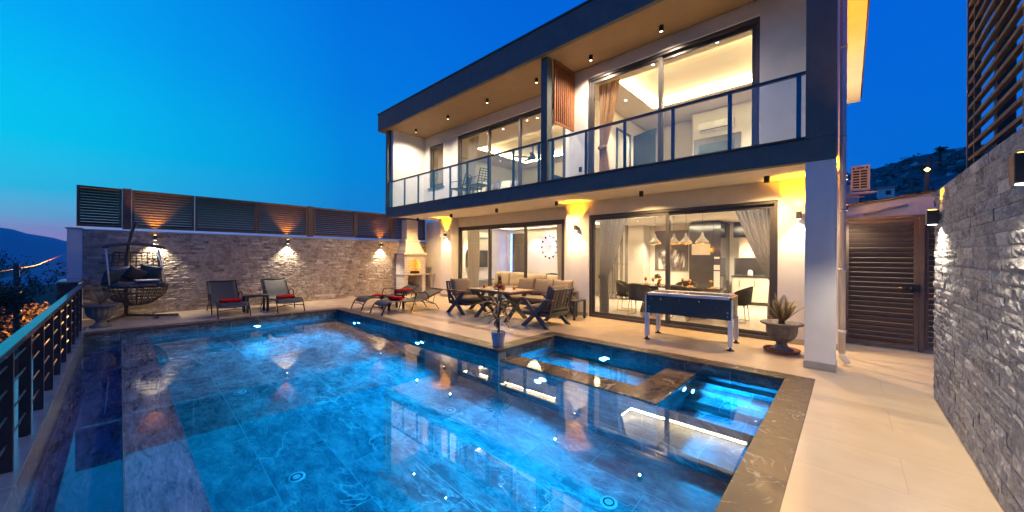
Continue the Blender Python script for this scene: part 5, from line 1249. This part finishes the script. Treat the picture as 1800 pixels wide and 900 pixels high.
def insofa(label, loc, w):
    t = thing('indoor_sofa', label, 'sofa', loc, 0, 'ivory sofas in the living room')
    MB().box(-w/2, w/2, -.42, .42, .12, .42).build('base', M['ivory'], t, bevel=.04)
    n = 2
    for k in range(n):
        x = -w/2+w/n*(k+.5)
        b = MB(); b.pillow((x, -.34, .70), w/n, .52, .26, Matrix.Rotation(R(82), 3, 'X'), 12, pinch=.02); b.build('back_cushion', M['ivory'], t, smooth=True)
    for s in (-1, 1): b = MB(); b.pillow((s*w/2, 0, .5), .22, .84, .34, None, 10, pinch=.02); b.build('arm', M['ivory'], t, smooth=True)
insofa('ivory leather sofa backing onto the glass, right of the mullion', (-7.2, 9.75, .0), 1.9)
insofa('ivory leather sofa further left in the living room', (-9.3, 10.3, .0), 1.6)
t = thing('tub_chair', 'navy tub chair under the wall ornament', 'armchair', (-9.0, 11.9, 0))
def fn(u, v): a = R(-20)+u*R(220); return (.42*math.cos(a), .38*math.sin(a), .35+v*.5*(math.sin(PI*u)**.4))
MB().grid(fn, 24, 8).build('shell', M['navy'], t, smooth=True, solid=.06); b = MB(); b.pillow((0, -.02, .42), .7, .7, .18); b.build('seat', M['navy'], t, smooth=True); MB().lathe([(.2, .0), (.05, .03), (.05, .36)], 14, (0, 0, .004)).build('pedestal', M['black'], t)

# ---------------------------------------------------------------- bedrooms
t = thing('bedroom_door', 'open slate blue door in the right bedroom', 'door', (-4.86, 10.75, 3.2), R(-22))
MB().box(0, .85, -.02, .02, 0.005, 2.05).build('leaf', M['paleblue_door'], t, bevel=.003); MB().tube([(.78, -.03, 1.0), (.78, -.07, 1.0), (.68, -.07, 1.0)], .01, 8).build('handle', M['chrome'], t)
t = thing('door_frame', 'dark door frame around the bedroom doorway', 'door frame', (-4.985, 10.3, 3.2)); b = MB(); b.box(0, .03, -.46, -.4, 0.005, 2.12); b.box(0, .03, .4, .46, 0.005, 2.12); b.box(0, .03, -.4, .4, 2.06, 2.12); b.build('frame', M['paleblue_door'], t)
t = thing('doorway_panel', 'pale lit doorway seen beyond the open bedroom door', 'doorway', (-4.988, 10.3, 3.2)); MB().box(0, .004, -.4, .4, .005, 2.06).build('opening', M['whitelinen'], t)
t = thing('headboard', 'slate blue upholstered bed headboard', 'headboard', (-2.7, 11.44, 3.2)); MB().box(-.65, .55, 0, .055, .3, 1.78).build('panel', M['greyfab'], t, bevel=.02); MB().box(-.5, .4, -.02, -.001, .5, 1.6).build('inset', M['paleblue_door'], t)
t = thing('bed', 'bed with pale linen under the blue headboard', 'bed', (-2.7, 10.4, 3.2)); MB().box(-.9, .9, -1.0, 1.0, .15, .42).build('base', M['ivory'], t, bevel=.02); b = MB(); b.pillow((0, 0, .52), 1.84, 2.02, .3, None, 14, pinch=.01); b.build('mattress', M['whitelinen'], t, smooth=True)
t = thing('wall_mirror', 'framed mirror catching a lamp glow in right bedroom', 'mirror', (-1.7, 11.48, 4.9)); MB().box(-.25, .4, 0, .02, -.6, .6).build('frame', M['white'], t); MB().box(-.19, .34, -.004, -.001, -.54, .54).build('mirror', M['mirrorpc'], t)
t = thing('ceiling_fan', 'dark five blade ceiling fan in the left bedroom', 'ceiling fan', (-9.1, 11.0, 5.42))
MB().lathe([(0, -.1), (.1, -.08), (.13, 0), (.1, .08), (.02, .1), (.02, .5)], 20).build('motor', M['furn'], t, smooth=True)
for k in range(5):
    a = 2*PI*k/5+.3; m_ = Matrix.Rotation(a, 3, 'Z') @ Matrix.Rotation(.2, 3, 'X'); b = MB(); b.cbox(m_ @ Vector((.42, 0, 0)), (.6, .14, .012), m_); b.build('blade', M['furn'], t)
t = thing('bed', 'bed heaped with patterned pillows in left bedroom', 'bed', (-9.2, 10.0, 3.2)); MB().box(-.9, .9, -1.0, 1.0, .15, .42).build('base', M['greyfab'], t, bevel=.02); b = MB(); b.pillow((0, 0, .52), 1.84, 2.02, .3, None, 14, pinch=.01); b.build('mattress', M['whitelinen'], t, smooth=True)
for k, (x, y, z, rz, m_) in enumerate(((-.5, -.7, .84, 10, 'whitelinen'), (-.1, -.75, .86, -8, 'greyfab'), (.3, -.72, .84, 12, 'whitelinen'), (.1, -.45, .80, 25, 'navy'), (.6, -.6, .80, -15, 'greyfab'))):
    o = MB().pillow((0, 0, 0), .46, .40, .16, Matrix.Rotation(R(rz), 3, 'Z') @ Matrix.Rotation(R(68), 3, 'X'), 12).build('pillow', M[m_], None, smooth=True); o.location = (-9.2+x, 10.0+y, 3.2+z)
    tag(o, ('white pillow at the left of the bed pile', 'grey pillow second from left in the bed pile', 'white pillow in the middle of the bed pile', 'navy pillow lying in front of the bed pile', 'grey pillow at right end of the bed pile')[k], 'pillow', 'pillows on the left bedroom bed')
t = thing('cabinet', 'slate blue chest of drawers in the left bedroom', 'cabinet', (-7.2, 9.6, 3.2)); MB().box(-.35, .35, -.22, .22, .005, .95).build('carcass', M['paleblue_door'], t, bevel=.01); [MB().box(-.32, .32, -.235, -.222, .08+.29*k, .34+.29*k).build('drawer', M['greyfab'], t) for k in range(3)]
def bchair(label, loc, rz):
    t = thing('balcony_chair', label, 'chair', loc, rz, 'blue grey plastic balcony chairs')
    for sx, sy in ((-1, -1), (1, -1), (-1, 1), (1, 1)): MB().tube([(sx*.21, sy*.22, 0), (sx*.18, sy*.2, .43)], [.014, .018], 8).build('leg', M['furn'], t, smooth=True)
    MB().box(-.22, .22, -.23, .23, .43, .46).build('seat', M['furn'], t, bevel=.01)
    b = MB()
    def bk(u, v): w = .22-.03*v; return (-.2-.10*v-.02*(1-u*u), u*w, .46+.42*v)
    for u in (-1, 1): b.tube([bk(u, j/6) for j in range(7)], .014, 8)
    for j in range(1, 7): b.tube([bk(-1+i/4, j/6) for i in range(9)], .010, 6)
    for u in (-.5, 0, .5): b.tube([bk(u, j/6) for j in range(1, 7)], .008, 6)
    b.build('backrest', M['furn'], t, smooth=True)
    for s in (-1, 1): MB().tube([(.2, s*.24, .43), (.18, s*.25, .64), (-.22, s*.24, .66)], .012, 8).build('armrest', M['furn'], t, smooth=True)
bchair('balcony chair nearer the small window, seen through the glass', (-9.0, 7.3, 3.2), R(200))
bchair('balcony chair with its back to the pale pillows, further right', (-8.05, 7.25, 3.2), R(175))
t = thing('balcony_table', 'low table between the two balcony chairs', 'table', (-8.55, 7.45, 3.2)); MB().box(-.2, .2, -.2, .2, .42, .445).build('top', M['furn'], t); [MB().tube([(sx*.17, sy*.17, 0), (sx*.17, sy*.17, .42)], .012, 8).build('leg', M['furn'], t) for sx in (-1, 1) for sy in (-1, 1)]
t = thing('wall_socket', 'small black outdoor socket on the wall under the wooden screen', 'socket', (-4.78, 7.6, 3.66)); MB().box(-.035, .035, -.03, 0, -.06, .06).build('box', M['black'], t, bevel=.004)

# ---------------------------------------------------------------- beyond the railing and gate
def at(x, y, Y=None, X=None):
    d = _f + _r2*((x-900)/638.1) + _u2*((450-y)/638.1); k = (X/d.x) if X is not None else Y/d.y
    return Vector((0, 0, 1.55)) + d*k
def bare_tree(name, label, base, H_, seed, spread, lean, buds, mat='bark', levels=4):
    rn = random.Random(seed); t = thing(name, label, 'tree', base)
    b = MB(); lb = MB()
    def grow(p, d, L, r, lv):
        pts = [p.copy()]; n = 5; rs = [r]
        for i in range(n):
            d = (d + Vector((rn.gauss(0, .10), rn.gauss(0, .10), rn.gauss(.03, .06)))).normalized(); p = p + d*(L/n); pts.append(p.copy()); rs.append(r*(1-.55*(i+1)/n))
            if lv < levels and i >= 1:
                for _ in range(rn.choice((1, 1, 2))):
                    dd = (d + Vector((rn.gauss(0, 1), rn.gauss(0, 1), rn.gauss(.2, .6)))*spread).normalized(); grow(p.copy(), dd, L*rn.uniform(.45, .72), r*(1-.55*(i+1)/n)*.6, lv+1)
            if lv >= levels-1:
                for _ in range(buds):
                    q = p + Vector((rn.gauss(0, 1), rn.gauss(0, 1), rn.gauss(0, 1)))*.04; s = rn.uniform(.02, .045); u = Vector((rn.gauss(0, 1), rn.gauss(0, 1), rn.gauss(0, 1))).normalized(); w = u.cross(Vector((0.3, .5, 1))).normalized()
                    lb.add([q-u*s, q+w*s*.5, q+u*s, q-w*s*.5], [(0, 1, 2, 3)])
        b.tube(pts, rs, 5, cap=False)
    grow(Vector((0, 0, 0)), Vector(lean).normalized(), H_, H_*.022, 0)
    b.build('trunk', M[mat], t, smooth=True); lb.build('buds', M['darkleaf'], t); return t
bare_tree('bare_tree', 'bare budding tree leaning in at the left edge of the picture', (-15.2, -3.7, -3.0), 2.5, 21, .55, (.05, .12, 1), 4)
bare_tree('bare_tree', 'thin bare sapling beyond the outdoor air conditioner', (-1.2, 16.5, 2.6), 2.4, 5, .45, (.25, 0, 1), 5, levels=2)
p = at(45, 455, X=-24)
t = thing('utility_pole', 'weathered wooden pole with coiled cable below the terrace', 'utility pole', (-24.3, -2.75, -5)); MB().tube([(.25, 0, 0), (0, -.05, 6.15)], [.10, .075], 10).build('pole', M['pole'], t, smooth=True)
b = MB(); [b.tube([(.1+.55*math.cos(a/8*2*PI)*(.8+.05*k), -.15+.05*k, 4.6+.38*math.sin(a/8*2*PI)*(.8+.06*k)) if True else 0 for a in range(9)], .05, 6) for k in range(5)]; b.build('coiled_cable', M['black'], t, smooth=True)
t = thing('street_lamp', 'small glowing orange street lamp among the bushes', 'street lamp', (-30, -1.7, -4.2)); MB().tube([(0, 0, 0), (0, 0, 4.6)], .05, 8).build('post', M['black'], t); MB().lathe([(0, -.09), (.09, 0), (0, .09)], 10, (0, 0, 4.7)).build('lamp', M['lamp_amber'], t, smooth=True); light('POINT', 'lamp_glow', (.7, -.1, 4.9), 1300, (1, .42, .08), t, size=.15)
t = thing('power_cable', 'pale sagging cable strung across the valley view', 'cable', (0, 0, 0)); MB().tube([(-13, -8.0, .3), (-19, -4.6, .42), (-27, -2.6, 1.0), (-40, -1.5, 2.2)], .012, 6).build('cable', M['wood'], t, smooth=True)
g = 'bushes on the slope beyond the railing'
rn = random.Random(31)
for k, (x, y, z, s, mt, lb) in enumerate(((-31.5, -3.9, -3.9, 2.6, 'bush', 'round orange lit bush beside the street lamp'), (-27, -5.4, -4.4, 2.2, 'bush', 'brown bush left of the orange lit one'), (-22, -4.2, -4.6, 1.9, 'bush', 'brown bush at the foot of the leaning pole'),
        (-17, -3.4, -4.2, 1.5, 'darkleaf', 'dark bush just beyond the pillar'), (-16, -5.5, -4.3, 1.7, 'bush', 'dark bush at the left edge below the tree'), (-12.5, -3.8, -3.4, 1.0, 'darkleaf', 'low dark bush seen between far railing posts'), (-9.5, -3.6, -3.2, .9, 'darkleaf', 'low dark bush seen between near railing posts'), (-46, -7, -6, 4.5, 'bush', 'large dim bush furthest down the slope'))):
    t = thing('bush', lb, 'bush', (x, y, z), 0, g); b = MB()
    leaf_cloud(b, (0, 0, s*.5), (s, s, s*.75), 2600, .045*s+.03, k+40, clump=22); b.build('foliage', M[mt], t)
    b = MB(); [b.tube([(0, 0, -.6), (rn.uniform(-.4, .4)*s, rn.uniform(-.4, .4)*s, s*.7)], [.05*s, .01], 6) for _ in range(5)]; b.build('stem', M['bark'], t)
for k, (px, py, Y, h, lb) in enumerate(((1604, 312, 42, 4.6, 'wooden utility pole on the hillside nearer the air conditioner'), (1634, 275, 34, 5.0, 'pale leaning utility pole on the hillside beside a lamp'))):
    p = at(px, py, Y=Y); t = thing('utility_pole', lb, 'utility pole', (p.x, p.y, p.z-h), 0, 'utility poles on the hillside'); MB().tube([(-.35*k, 0, 0), (0, 0, h)], [.16, .12], 10).build('pole', M['pole'], t, smooth=True); MB().box(-.5, .5, -.04, .04, h-.5, h-.42).build('crossarm', M['pole'], t)
p = at(1630, 298, Y=33); t = thing('hillside_lamp', 'small warm lamp glowing beside the leaning pole on the hillside', 'lamp', p); MB().lathe([(0, -.14), (.14, 0), (0, .14)], 10).build('lamp', M['lamp_amber'], t); MB().bar((0, 0, 0), (.6, 1, .1), .03, .03).build('arm', M['pole'], t)
p = at(1560, 338, Y=56); t = thing('hut', 'small pale hut with flat roof on the hillside', 'hut', (p.x, p.y, p.z-.4)); t.scale = (.45, .45, .45); MB().box(-1.7, 1.2, 0, 3, -2, 2.0).build('wall', M['plaster'], t); MB().box(-2.3, 1.6, -.5, 3.2, 2.0, 2.2).build('roof', M['concrete'], t); MB().box(-.3, .6, -.02, -.001, .3, 1.3).build('window', M['screen'], t)
t = thing('hillside_tree', 'small wind-bent dark tree on the crest of the hill', 'tree', at(1652, 272, Y=100)); b = MB(); leaf_cloud(b, (0, 0, .9), (1.1, 1.1, .6), 400, .16, 77, clump=8); b.build('crown', M['darkleaf'], t); MB().tube([(0, 0, -2), (0, 0, 1.5)], [.3, .15], 6).build('trunk', M['bark'], t)

# ---------------------------------------------------------------- haze over the valley
hm = bpy.data.materials.new('haze'); hm.use_nodes = True; hn = hm.node_tree; hn.nodes.clear()
ho = N(hn, 'ShaderNodeOutputMaterial'); hv = N(hn, 'ShaderNodeVolumePrincipled'); hv.inputs['Density'].default_value = 8e-5; hv.inputs['Color'].default_value = (.85, .92, 1, 1)
hn.links.new(hv.outputs[0], ho.inputs['Volume'])
o = MB().box(-12000, 3000, -12000, 12000, -170, 490).build('haze', hm); tag(o, None, None, None, 'stuff')
